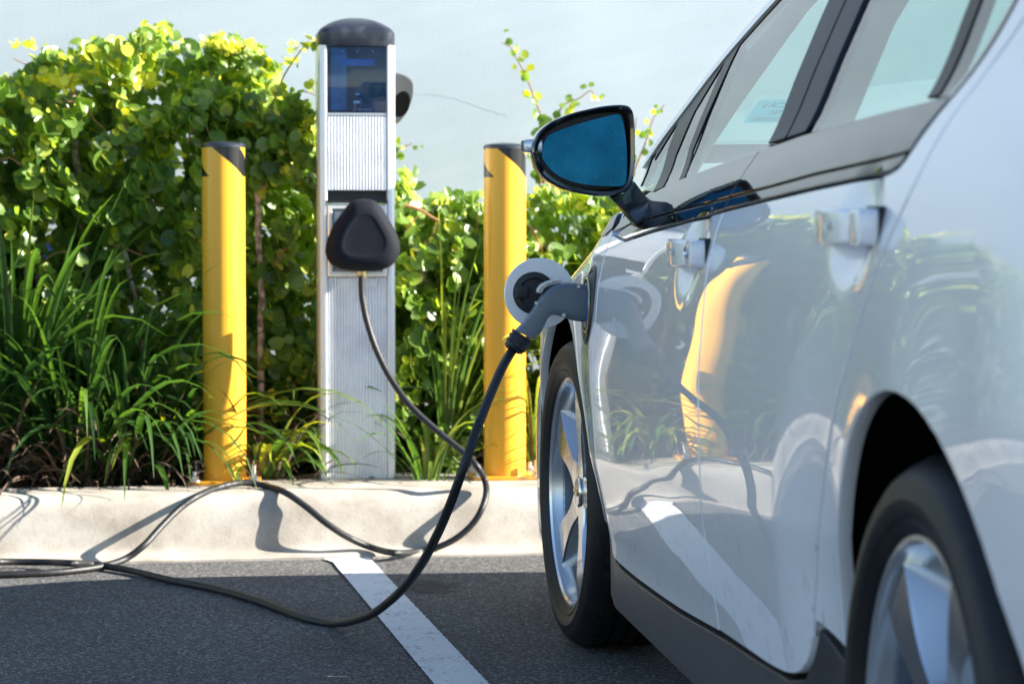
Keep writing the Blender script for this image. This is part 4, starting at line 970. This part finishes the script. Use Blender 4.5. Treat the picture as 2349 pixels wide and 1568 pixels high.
# ------------------------------------------------------------------ connector and cable (one thing)
cab = empty('charging_cable', ground(760, 1436, 0)); tag(cab, 'black charging cable running from the post to the grey plug in the car', 'charging cable')
org = cab.location.copy()
bpy.context.view_layer.update()
def PL(x, y, u=.43):
    yy, zz = on_plane(x, y, u); return HUB-F_*u+Vector((-math.cos(TH), -math.sin(TH), 0))*yy+Vector((0, 0, zz))-org
top = [(1385, 656), (1350, 653), (1315, 648), (1285, 650), (1262, 658), (1242, 678), (1225, 704), (1205, 732), (1183, 757)]
bot = [(1385, 738), (1350, 739), (1315, 735), (1284, 725), (1266, 722), (1255, 730), (1246, 748), (1238, 764), (1222, 778)]
tp = catmull([Vector((x, y, 0)) for x, y in top], 4); bt = catmull([Vector((x, y, 0)) for x, y in bot], 4)
nrmF = F_
m = MB(); loops = []
for i, (a, b) in enumerate(zip(tp, bt)):
    A_ = PL(a.x, a.y); B_ = PL(b.x, b.y); c = (A_+B_)/2; hv = (A_-B_)/2; lo = []
    th_ = .027-.006*ss(.5, 1, i/len(tp)); wv = 1.0
    if 20 < i < 32: hv = hv*(1-.03*math.sin((i-20)*1.6)); 
    for k_ in range(28):
        a_ = 2*math.pi*k_/28; ca, sa = math.cos(a_), math.sin(a_)
        lo.append(c+hv*math.copysign(abs(ca)**.5, ca)*1.0+nrmF*math.copysign(abs(sa)**.42, sa)*th_)
    loops.append(lo)
m.loft(loops); conn = m.build('connector', M['connector'], cab, angle=60)
for x, y in ((1327, 656.5), (1230, 695), (1293, 722)):
    m = MB(); c = PL(x, y, .43+.0265); m.lathe([(.0001, .0005), (.0020, .0005), (.0026, -.0015), (.0036, -.0018), (.0042, .002)], 14, axis='y', c=(0, 0, 0))
    m.v = [tuple(c+Vector((-math.sin(TH), math.cos(TH), 0))*v[1]*-1+Vector((math.cos(TH), math.sin(TH), 0))*v[0]+Vector((0, 0, v[2]))) for v in m.v]; m.build('screw', M['zinc'], conn)
m = MB()
lt = catmull([Vector((x, y, 0)) for x, y in ((1236, 668), (1243, 657), (1256, 650), (1270, 646), (1281, 644))], 5)
for i in range(0, len(lt)-1):
    a = PL(lt[i].x, lt[i].y); b = PL(lt[i+1].x, lt[i+1].y)
    m.tube([a, a.lerp(b, .85)], .0026, 10, flat=1, up=tuple(nrmF))
    V0 = (a+b)/2; m.box(V0, (.0045, .012, .0035), rot=Matrix.Rotation(TH, 3, 'Z'), bev=.001)
m.build('release_latch', M['zinc'], conn)
# strain relief collar
ax = [(1199, 768), (1193, 777), (1186, 788), (1178, 799), (1175, 804)]
m = MB(); A_ = [PL(v.x, v.y) for v in catmull([Vector((x, y, 0)) for x, y in ax], 6)]
rs_ = [(.0225 if (i//3) % 2 == 0 or i < 4 else .0205)-.007*ss(.55, 1, i/len(A_)) for i in range(len(A_))]
m.tube(A_, rs_, 24, caps=True); m.build('strain_relief', M['collar'], cab, angle=25)
E_ = A_[-1]+org
near = [(1176, 802, E_.y), (1163, 822, E_.y-.03), (1147, 852, E_.y-.08), (1120, 918, E_.y-.17), (1094, 985, E_.y-.24), (1066, 1062, E_.y-.27), (1037, 1145, E_.y-.24), (1003, 1225, E_.y-.14), (962, 1300, E_.y+.02), (905, 1368, E_.y+.22), (842, 1412, E_.y+.42), (765, 1429, .011), (690, 1414, .010), (600, 1381, .0095), (500, 1352, .0095), (400, 1332, .0095), (300, 1308, .0098), (215, 1294, .014), (165, 1291, .030), (110, 1289, .018), (50, 1288, .017), (0, 1288, .02), (-60, 1287, .03), (-180, 1290, .010), (-320, 1330, .0095), (-360, 1370, .0095), (-300, 1400, .0095), (-200, 1370, .0095), (-100, 1330, .0095), (-30, 1319, .0095),
        (40, 1316, .0095), (110, 1313, .0095), (170, 1308, .0095), (230, 1299, .011), (285, 1282, (-.07,)), (330, 1250, (-.055,)), (370, 1207, (-.005,)), (410, 1167, (.046,)), (452, 1138, (.084,)), (500, 1118, ZT+.009), (553, 1107, ZT+.016), (606, 1113, ZT+.009), (652, 1128, (.095,)), (700, 1160, (.060,)), (750, 1200, (.032,)), (800, 1232, (.028,)), (855, 1256, (.036,)), (905, 1267, .023), (960, 1264, (.042,)), (1010, 1252, (.034,)), (1052, 1230, (.030,)), (1085, 1200, (.030,)), (1106, 1165, (.032,)), (1116, 1130, (.064,)), (1112, 1100, (.105,)), (1095, 1070, 6.83), (1062, 1036, 6.86), (1000, 985, 6.88), (942, 930, 6.90), (897, 868, 6.93), (866, 808, 6.95), (843, 740, 6.96), (831, 680, 6.965), (829, 632, 6.965)]
pth = cable_path(near)
m = cable_mesh(pth); m.v = [tuple(Vector(v)-org) for v in m.v]; m.build('cable', M['cable'], cab)

# ------------------------------------------------------------------ planting
def leaf(m, c, n_, size, tone, spin):
    n_ = n_.normalized(); t = n_.orthogonal().normalized(); t = Matrix.Rotation(spin, 3, n_) @ t; b = n_.cross(t)
    out = [(.0, -.72), (.42, -.98), (.86, -.62), (1.0, 0), (.80, .60), (.30, .95), (0, .98), (-.30, .95), (-.80, .60), (-1, 0), (-.86, -.62), (-.42, -.98)]
    cup = rnd.uniform(-.10, .28); fold = rnd.uniform(.02, .30)
    asp = rnd.uniform(.72, 1.05); wav = rnd.uniform(-.14, .14); ben = rnd.uniform(-.25, .25)
    V = [c] + [c+(t*x*asp+b*y)*size*(1+rnd.uniform(-.07, .05))+n_*size*(cup*(x*x+y*y)+fold*abs(x)*.6+wav*x*y*2+ben*y*abs(y)) for x, y in out]
    F = [(0, i+1, (i+1) % 12+1) for i in range(12)]
    m.add(V, F); m.tone += [tone]*12
SUN_AZ = R(-2.5); SUN_EL = R(24)
SUN = Vector((math.cos(SUN_EL)*math.cos(SUN_AZ), math.cos(SUN_EL)*math.sin(SUN_AZ), math.sin(SUN_EL)))
def interp(pts, x):
    if x <= pts[0][0]: return pts[0][1]
    for (a, b), (c, d) in zip(pts, pts[1:]):
        if x <= c: return b+(d-b)*(x-a)/(c-a)
    return pts[-1][1]
HOLES = [(345, 350, 62, 32), (425, 350, 34, 22), (245, 580, 34, 30), (325, 650, 34, 34), (450, 650, 25, 34), (120, 340, 28, 16)]
def fill_shrub(m, x0, x1, top, bottom, n, db, size=(.015, .026), young=.3, holes=HOLES, back=False):
    """leaves through a hedge volume; top/bottom are outlines along the wall, db the depth range behind the kerb"""
    made = 0; tries = 0
    if not back: fill_shrub(m, x0, x1, [(a, b+26) for a, b in top], 1110, int(n*.5), db, (.020, .030), 0, [], True)
    while made < n and tries < n*12:
        tries += 1
        x = rnd.uniform(x0, x1); tt = interp(top, x); bb = interp(bottom, x) if isinstance(bottom, list) else bottom
        y = tt+(bb-tt)*(1-(1-rnd.random())**1.35) if False else rnd.uniform(tt, bb)
        f = rnd.random(); b = (db[1]-.25+.25*f) if back else db[0]+(db[1]-.2-db[0])*f**1.3
        edge = (y-tt)/max(1, bb-tt)
        # clump noise
        q = noise.noise(Vector((x*.013, y*.013, b*2.2)))+.5*noise.noise(Vector((x*.035, y*.035, b*5+9)))
        if not back and q < .05-.05*f: continue
        hole = False
        for hx, hy_, ax_, ay_ in holes:
            if ((x-hx)/ax_)**2+((y-hy_)/ay_)**2 < 1+.35*noise.noise(Vector((x*.05, y*.05, 2))) and rnd.random() < .96: hole = True
        if hole: continue
        r_ = Vector(ray(x, y)); o_ = Vector((0, 0, H)); t = (kp(0, b, 0)-o_).dot(KB)/r_.dot(KB); c = o_+r_*t
        c += Vector((rnd.gauss(0, .006), rnd.gauss(0, .01), rnd.gauss(0, .006)))
        nn = Vector((rnd.gauss(.70, .45), rnd.gauss(-.5, .42), rnd.gauss(.42, .45)))
        yv = max(0, 1-edge*2.2)*.8+max(0, noise.noise(Vector((x*.011+4, y*.011, b))))*1.1
        tone = min(1, max(0, rnd.gauss(.40, .17)+(rnd.random()*.6 if rnd.random() < young*yv*2.0+.06 else 0)))
        leaf(m, c, nn, (size[0]*.72+(size[1]*1.06-size[0]*.72)*rnd.random()**.8)*(0.72 if tone > .7 else 1), tone, rnd.uniform(0, 6.3)); made += 1
def stem(m, pix, b, r0=.008, r1=.004):
    pts = []
    for x, y in pix:
        r_ = Vector(ray(x, y)); o_ = Vector((0, 0, H)); t = (kp(0, b, 0)-o_).dot(KB)/r_.dot(KB); pts.append(o_+r_*t)
    pts = catmull(pts, 6); pts = [p+Vector((noise.noise(p*20), 0, noise.noise(p*20+Vector((3, 3, 3)))))*.006 for p in pts]
    k = len(pts); m.tube(pts, [r0+(r1-r0)*i/(k-1) for i in range(k)], 8)
def wild_twigs(x0, x1, y0, y1, n, b=.60):
    out = []
    for i in range(n):
        x, y = rnd.uniform(x0, x1), rnd.uniform(y0, y1); a = rnd.uniform(-2.6, -.5); l = rnd.uniform(35, 85); k = rnd.uniform(-.6, .6)
        out.append(([(x, y), (x+l*.5*math.cos(a), y+l*.5*math.sin(a)), (x+l*math.cos(a+k), y+l*math.sin(a+k))], b+rnd.uniform(-.03, .1), .0024, .0012))
    return out
def shrub(name, label, cat, build_leaves, stems, group=None, twigs=()):
    e = empty(name); tag(e, label, cat, group)
    m = MB(); build_leaves(m); m.build('foliage', M['leaf'], e, smooth=True, angle=60, fixn=False)
    if stems:
        for s_ in stems: m = MB(); stem(m, *s_); m.build('stem', M['bark'], e)
    if twigs:
        for s_ in twigs: m = MB(); stem(m, *s_); m.build('twig', M['twig'], e)
    # move the origin to the foot of the plant
    f = e.children[0].data.vertices; xs = [v.co.x for v in f]; ys = [v.co.y for v in f]
    c = Vector(((min(xs)+max(xs))/2, (min(ys)+max(ys))/2, .12))
    for ch in e.children: ch.data.transform(Matrix.Translation(-c))
    e.location = c; return e
topL = [(-120, 190), (0, 185), (50, 172), (90, 150), (110, 112), (180, 100), (230, 105), (275, 98), (320, 85), (350, 66), (400, 64), (440, 72), (480, 95), (530, 92), (570, 108), (600, 118), (640, 135), (680, 190), (705, 240), (715, 300), (735, 330)]
def lv1(m):
    fill_shrub(m, -120, 470, topL, [(-120, 800), (0, 800), (100, 820), (200, 850), (300, 900), (470, 950)], 6400, (.56, 1.2))
    fill_shrub(m, 455, 600, [(455, 95), (530, 90), (600, 120)], 420, 1300, (.60, 1.1))
    for cx_, cy_, n in ((72, 100, 9), (350, 70, 14), (500, 100, 20), (540, 105, 22), (160, 190, 25), (330, 190, 30), (120, 180, 25), (250, 110, 20)):
        for i in range(n):
            r_ = Vector(ray(cx_+rnd.gauss(0, 16), cy_+rnd.gauss(0, 9))); o_ = Vector((0, 0, H)); t = (kp(0, rnd.uniform(.58, .75), 0)-o_).dot(KB)/r_.dot(KB)
            leaf(m, o_+r_*t, Vector((rnd.gauss(.5, .5), rnd.gauss(-.5, .4), rnd.gauss(.5, .5))), rnd.uniform(.010, .018), rnd.uniform(.75, 1), rnd.uniform(0, 6))
shrub('shrub', 'tall round leaved shrub climbing the wall left of the left bollard', 'shrub', lv1,
      [([(172, 335), (176, 270), (168, 225), (180, 205)], .72, .008, .010), ([(172, 335), (185, 470), (200, 640), (215, 900)], .80, .010, .012), ([(312, 690), (302, 640), (288, 590), (272, 540), (255, 520)], .66, .006, .0075), ([(312, 690), (325, 800), (330, 950)], .70, .007, .009)],
      twigs=[([(428, 330), (440, 300), (465, 272), (478, 302)], .6, .003, .002), ([(255, 560), (300, 575), (340, 592)], .6, .003, .002), ([(60, 640), (110, 590), (170, 575)], .62, .003, .002), ([(520, 130), (545, 110), (575, 98)], .62, .002, .0015), ([(150, 230), (190, 245), (240, 300)], .62, .003, .002), ([(300, 460), (360, 470), (420, 500)], .64, .003, .002)]+wild_twigs(20, 450, 130, 620, 14))
def lv2(m):
    fill_shrub(m, 545, 745, [(545, 160), (600, 130), (650, 170), (690, 235), (745, 300)], [(545, 1050), (745, 1050)], 2900, (.58, 1.15), holes=[(592, 520, 26, 90), (610, 250, 18, 20), (700, 600, 25, 60), (640, 700, 35, 30)])
    for cx_, cy_, n in ((690, 105, 9), (715, 100, 6), (665, 135, 8), (715, 205, 10), (700, 300, 22), (715, 330, 16), (640, 210, 20)):
        for i in range(n):
            r_ = Vector(ray(cx_+rnd.gauss(0, 13), cy_+rnd.gauss(0, 9))); o_ = Vector((0, 0, H)); t = (kp(0, rnd.uniform(.58, .75), 0)-o_).dot(KB)/r_.dot(KB)
            leaf(m, o_+r_*t, Vector((rnd.gauss(.5, .5), rnd.gauss(-.5, .4), rnd.gauss(.5, .5))), rnd.uniform(.008, .016), rnd.uniform(.45, 1), rnd.uniform(0, 6))
shrub('shrub', 'round leaved shrub filling the gap between left bollard and charging post', 'shrub', lv2,
      [([(600, 1050), (598, 800), (600, 640), (592, 560), (594, 500), (590, 440), (592, 428)], .60, .010, .008)],
      twigs=[([(592, 432), (608, 425), (612, 418)], .6, .004, .003), ([(655, 520), (650, 590), (640, 640)], .6, .003, .002), ([(600, 300), (650, 180), (700, 100)], .66, .003, .0015), ([(650, 350), (700, 340), (730, 335)], .6, .003, .0015)]+wild_twigs(575, 720, 200, 700, 6))
def lv0(m):
    fill_shrub(m, -1500, -120, [(-1500, 260), (-900, 180), (-500, 220), (-120, 190)], 1050, 3800, (.58, 1.15), holes=[])
shrub('shrub', 'round leaved hedge carrying on beyond the left end of the kerb view', 'shrub', lv0, [])
topR = [(890, 430), (915, 400), (940, 395), (960, 425), (1000, 435), (1050, 430), (1085, 440), (1110, 470), (1160, 480), (1200, 470), (1240, 440), (1270, 430), (1300, 450), (1350, 440), (1400, 430), (1500, 420), (1700, 430), (2100, 440)]
def lv3(m):
    fill_shrub(m, 880, 1130, topR, 1090, 3300, (.56, 1.15), young=.16, holes=[(1000, 930, 50, 30), (960, 960, 26, 26), (1060, 880, 22, 30)])
shrub('shrub', 'low dark green round leaved shrub just right of the charging post', 'shrub', lv3,
      [([(965, 1060), (960, 900), (985, 700), (950, 560)], .80, .009, .006)], twigs=[([(930, 470), (980, 490), (1020, 520), (1050, 560)], .6, .005, .003)]+wild_twigs(920, 1100, 480, 800, 5))
def lv4(m):
    fill_shrub(m, 1130, 1420, topR, [(1130, 1090), (1240, 1090), (1420, 900)], 2200, (.56, 1.15), young=.22, holes=[(1330, 415, 22, 14), (1225, 620, 18, 50)])
    fill_shrub(m, 1420, 2300, [(1420, 430), (2300, 480)], 900, 1500, (.62, 1.1), young=.16, holes=[])
    n0 = len(m.v)
shrub('shrub', 'low round leaved shrub behind the right bollard and the car bonnet', 'shrub', lv4, [([(1300, 1050), (1290, 800), (1270, 600), (1215, 520), (1210, 500)], .85, .008, .004)], twigs=[([(1250, 590), (1235, 560), (1215, 520)], .58, .003, .002)])
def sprig(label, paths, name='climbing_vine'):
    e = empty(name); tag(e, label, 'vine'); m = MB(); ms = MB()
    for pix, every, sz in paths:
        pts = []
        for x, y in pix:
            r_ = Vector(ray(x, y)); o_ = Vector((0, 0, H)); t = (kp(0, 1.35, 0)-o_).dot(KB)/r_.dot(KB); pts.append(o_+r_*t)
        pts = catmull(pts, 8); k = len(pts); ms.tube(pts, [.0035-.0022*i/k for i in range(k)], 6)
        for i in range(2, k, every):
            for s_ in range(rnd.choice((1, 2))):
                f = i/k; c = pts[i]+Vector((rnd.gauss(0, .016), rnd.uniform(-.03, 0), rnd.gauss(0, .016)))
                leaf(m, c, Vector((rnd.gauss(.2, .35), -1, rnd.gauss(.2, .35))), sz*(1.15-.65*f)*rnd.uniform(.75, 1.1), min(1, max(.1, rnd.gauss(.28, .12)+(f > .45)*rnd.uniform(0, .6))), rnd.uniform(0, 6.3))
    ms.build('stem', M['twig'], e); m.build('foliage', M['leaf'], e, angle=60, fixn=False)
    c = Vector((e.children[0].data.vertices[0].co)); c.z = .12
    for ch in e.children: ch.data.transform(Matrix.Translation(-c))
    e.location = c
sprig('thin young vine reaching highest up the bare wall above the right bollard', [([(1235, 470), (1240, 400), (1232, 330), (1240, 270), (1222, 215), (1205, 170), (1185, 135), (1172, 110), (1150, 98)], 4, .020), ([(1240, 300), (1255, 285), (1290, 275), (1320, 262)], 5, .020)])
sprig('loose vine shoots spreading on the wall behind the car wing mirror', [([(1250, 470), (1260, 380), (1265, 300), (1290, 245), (1330, 225), (1355, 208), (1365, 225)], 4, .018), ([(1440, 440), (1460, 380), (1480, 330), (1490, 300), (1500, 270), (1525, 240)], 4, .016), ([(1445, 400), (1452, 330), (1460, 270)], 4, .015), ([(1240, 470), (1275, 445), (1310, 435), (1370, 455)], 3, .022)])
sprig('single pale shoot poking out right of the charging post side rail', [([(880, 380), (905, 350), (922, 338), (945, 330)], 3, .014)])
# tie a pale stake tied shoot at left margin
# strap leaved clumps
def blade(m, base, dirv, length, width, droop, tone, lean=.9, n=9):
    up = Vector((0, 0, 1)); d = Vector((dirv.x, dirv.y, 0)).normalized(); side = d.cross(up); p = base.copy(); ang = lean; V = []; tw = rnd.uniform(-.4, .4)
    for i in range(n+1):
        t = i/n; w_ = width*(.75+.9*t*(1-t)*1.4)*(1-t**4) + .0006
        s2 = (side*math.cos(tw*t*2)+up*math.sin(tw*t*2))
        tang = d*math.cos(ang)+up*math.sin(ang); nn = s2.cross(tang).normalized()
        V += [p-s2*w_, p-nn*w_*.35, p+s2*w_]
        p = p+tang*(length/n); ang -= droop*(.35+1.5*t)/n
        if p.z < .02: p.z = .02
    F = []
    for i in range(n): F += [(3*i, 3*i+1, 3*i+4, 3*i+3), (3*i+1, 3*i+2, 3*i+5, 3*i+4)]
    m.add(V, F); m.tone += [min(1, max(0, tone+rnd.uniform(-.08, .08)))]*len(F)
def clump(label, cx_, b, n, ln, spread=.10, wd=.0065, dry=26, lean=(1.0, 1.5), droop=(1.2, 2.9), tonem=.28, flowers=0, group='strap leaved clumps in the bed', side=None):
    """cx_: pixel column of the clump's foot; b: metres behind the kerb front"""
    r_ = Vector(ray(cx_, 1100)); o_ = Vector((0, 0, H)); t = (kp(0, b, 0)-o_).dot(KB)/r_.dot(KB); c = o_+r_*t; c.z = .12
    e = empty('grass_clump', c); tag(e, label, 'grass clump', group)
    m = MB()
    for i in range(n):
        a = rnd.uniform(0, 6.283)
        if rnd.random() < .35: a = rnd.uniform(-2.6, -.5)
        if side == 'r' and abs(math.cos(a)) > .3 and math.cos(a) < 0: a = math.pi-a
        d = Vector((math.cos(a), math.sin(a), 0)); L_ = rnd.uniform(*ln)
        blade(m, d*rnd.uniform(0, spread)+Vector((0, 0, .0)), d, L_, wd*rnd.uniform(.7, 1.25), rnd.uniform(*droop), min(1, max(0, rnd.gauss(tonem, .14)+(rnd.random() < .10)*.5)), rnd.uniform(*lean))
    m.build('leaf_blades', M['blade'], e, angle=70, fixn=False)
    if dry:
        m = MB()
        for i in range(dry):
            a = rnd.uniform(-3.3, .2); d = Vector((math.cos(a), math.sin(a), 0))
            blade(m, d*rnd.uniform(0, spread*1.6), d, rnd.uniform(.18, .5), wd*.45, rnd.uniform(.6, 2.2), .5, rnd.uniform(.4, 1.3))
        m.tone = []; m.build('dead_blades', M['dry'], e, angle=70, fixn=False)
    if flowers:
        ms = MB()
        for i in range(4):
            a = rnd.uniform(-2.4, -.4); q = [Vector((0, 0, .1)), Vector((.02*i-.03, -.03, .38)), Vector((.045*i-.06, -.03, .60+.03*i))]; q = catmull(q, 5); ms.tube(q, .0016, 5)
            for k_ in range(flowers):
                c_ = q[-1]+Vector((rnd.gauss(0, .022), rnd.gauss(0, .02), rnd.gauss(-.03, .04))); m = MB(); m.box(c_, (.0045, .0045, .0045), bev=.002); m.build('flower', M['flower'], e)
        ms.build('flower_stalk', M['twig'], e)
    return e
clump('big strap leaved clump with small blue flowers at the left end of the bed', 45, .68, 85, (.60, 1.02), .13, .0088, 70, flowers=6, lean=(1.15, 1.54), droop=(.4, 2.0), tonem=.30)
clump('tall strap leaved clump hanging over the kerb, second from the left', 185, .60, 100, (.50, .90), .12, .0085, 70, lean=(.85, 1.5), droop=(.7, 2.5), tonem=.24)
clump('arching strap leaved clump in front of the thin bare stem', 300, .60, 95, (.42, .80), .11, .0082, 70, lean=(.7, 1.45), droop=(.8, 2.5), tonem=.22)
clump('dark arching strap leaved clump directly left of the left bollard', 395, .66, 85, (.36, .66), .09, .0082, 60, lean=(.7, 1.4), droop=(.8, 2.4), tonem=.2)
clump('sunlit strap leaved clump drooping right of the left bollard foot', 600, .52, 30, (.24, .44), .04, .0105, 24, lean=(.9, 1.45), droop=(1.6, 3.0), tonem=.55, side='r')
clump('shaded strap leaved clump close to the left rail of the charging post', 680, .78, 36, (.30, .62), .07, .009, 40)
clump('small strap leaved tuft at the extreme left edge beside the kerb', -50, .62, 36, (.5, .95), .11, .010, 60, lean=(1.1, 1.5), droop=(.5, 2.0))
clump('tall thin bright grass growing between charging post and right bollard', 1020, .62, 30, (.55, .95), .04, .0042, 14, lean=(1.3, 1.57), droop=(.5, 2.2), tonem=.62, group=None, side='r')
clump('low arching tuft of thin blades beside the charging post foot', 985, .40, 22, (.22, .46), .04, .0045, 0, lean=(.9, 1.45), droop=(.8, 2.2), tonem=.5, group=None)
clump('yellowing grass tuft behind the right bollard next to the car', 1225, .62, 45, (.35, .75), .05, .005, 26, tonem=.65, droop=(.8, 2.5), group=None, side='r')
clump('short broad leaved tuft low in the shade right of the charging post', 950, .74, 26, (.2, .4), .06, .008, 18, side='r')
# leaf litter on bed and pad
m = MB()
for i in range(1500):
    a = rnd.uniform(-1.9, .6); b = rnd.uniform(.31, 1.0); z = .17 if (-.84 < a < .35 and b < .6) else .15
    if -.84 < a < .35 and b < .6 and rnd.random() < .72: continue
    if b < .36 and rnd.random() < .6: continue
    c = kp(a, b, z); a_ = rnd.uniform(0, 6.3); l = rnd.uniform(.010, .05); w_ = rnd.uniform(.002, .008); d = Vector((math.cos(a_), math.sin(a_), rnd.uniform(-.15, .35))); s_ = Vector((-d.y, d.x, rnd.uniform(-.4, .4)))
    m.add([c-d*l/2, c+s_*w_, c+d*l/2, c-s_*w_], [(0, 1, 2, 3)])
tag(m.build('leaf_litter', M['dry'], smooth=False, fixn=False), 'brown dry leaf litter scattered over the bed and concrete pad', 'leaf litter', kind='stuff')

# ------------------------------------------------------------------ light
sc = bpy.context.scene
w = bpy.data.worlds.new('World'); sc.world = w; w.use_nodes = True; nt = w.node_tree
sky = nt.nodes.new('ShaderNodeTexSky'); sky.sky_type = 'NISHITA'; sky.sun_disc = False; sky.sun_elevation = SUN_EL; sky.sun_rotation = math.pi/2-SUN_AZ
sky.dust_density = .1; sky.ozone_density = 2.5; sky.air_density = 1.0
bg = nt.nodes['Background']; bg.inputs[1].default_value = .070; nt.links.new(sky.outputs[0], bg.inputs[0])
sl = bpy.data.lights.new('sun', 'SUN'); sl.energy = 5; sl.angle = R(.5); sl.color = (1, .93, .82)
so = bpy.data.objects.new('sun', sl); C.objects.link(so); so.rotation_euler = SUN.to_track_quat('Z', 'Y').to_euler(); so.location = (4, 0, 5)
sc.view_settings.view_transform = 'Standard'; sc.view_settings.look = 'None'; sc.view_settings.exposure = 1.95
sc.render.engine = 'CYCLES'; sc.cycles.max_bounces = 10; sc.cycles.transparent_max_bounces = 16; sc.cycles.glossy_bounces = 6
sc.render.resolution_x = 1024; sc.render.resolution_y = 683
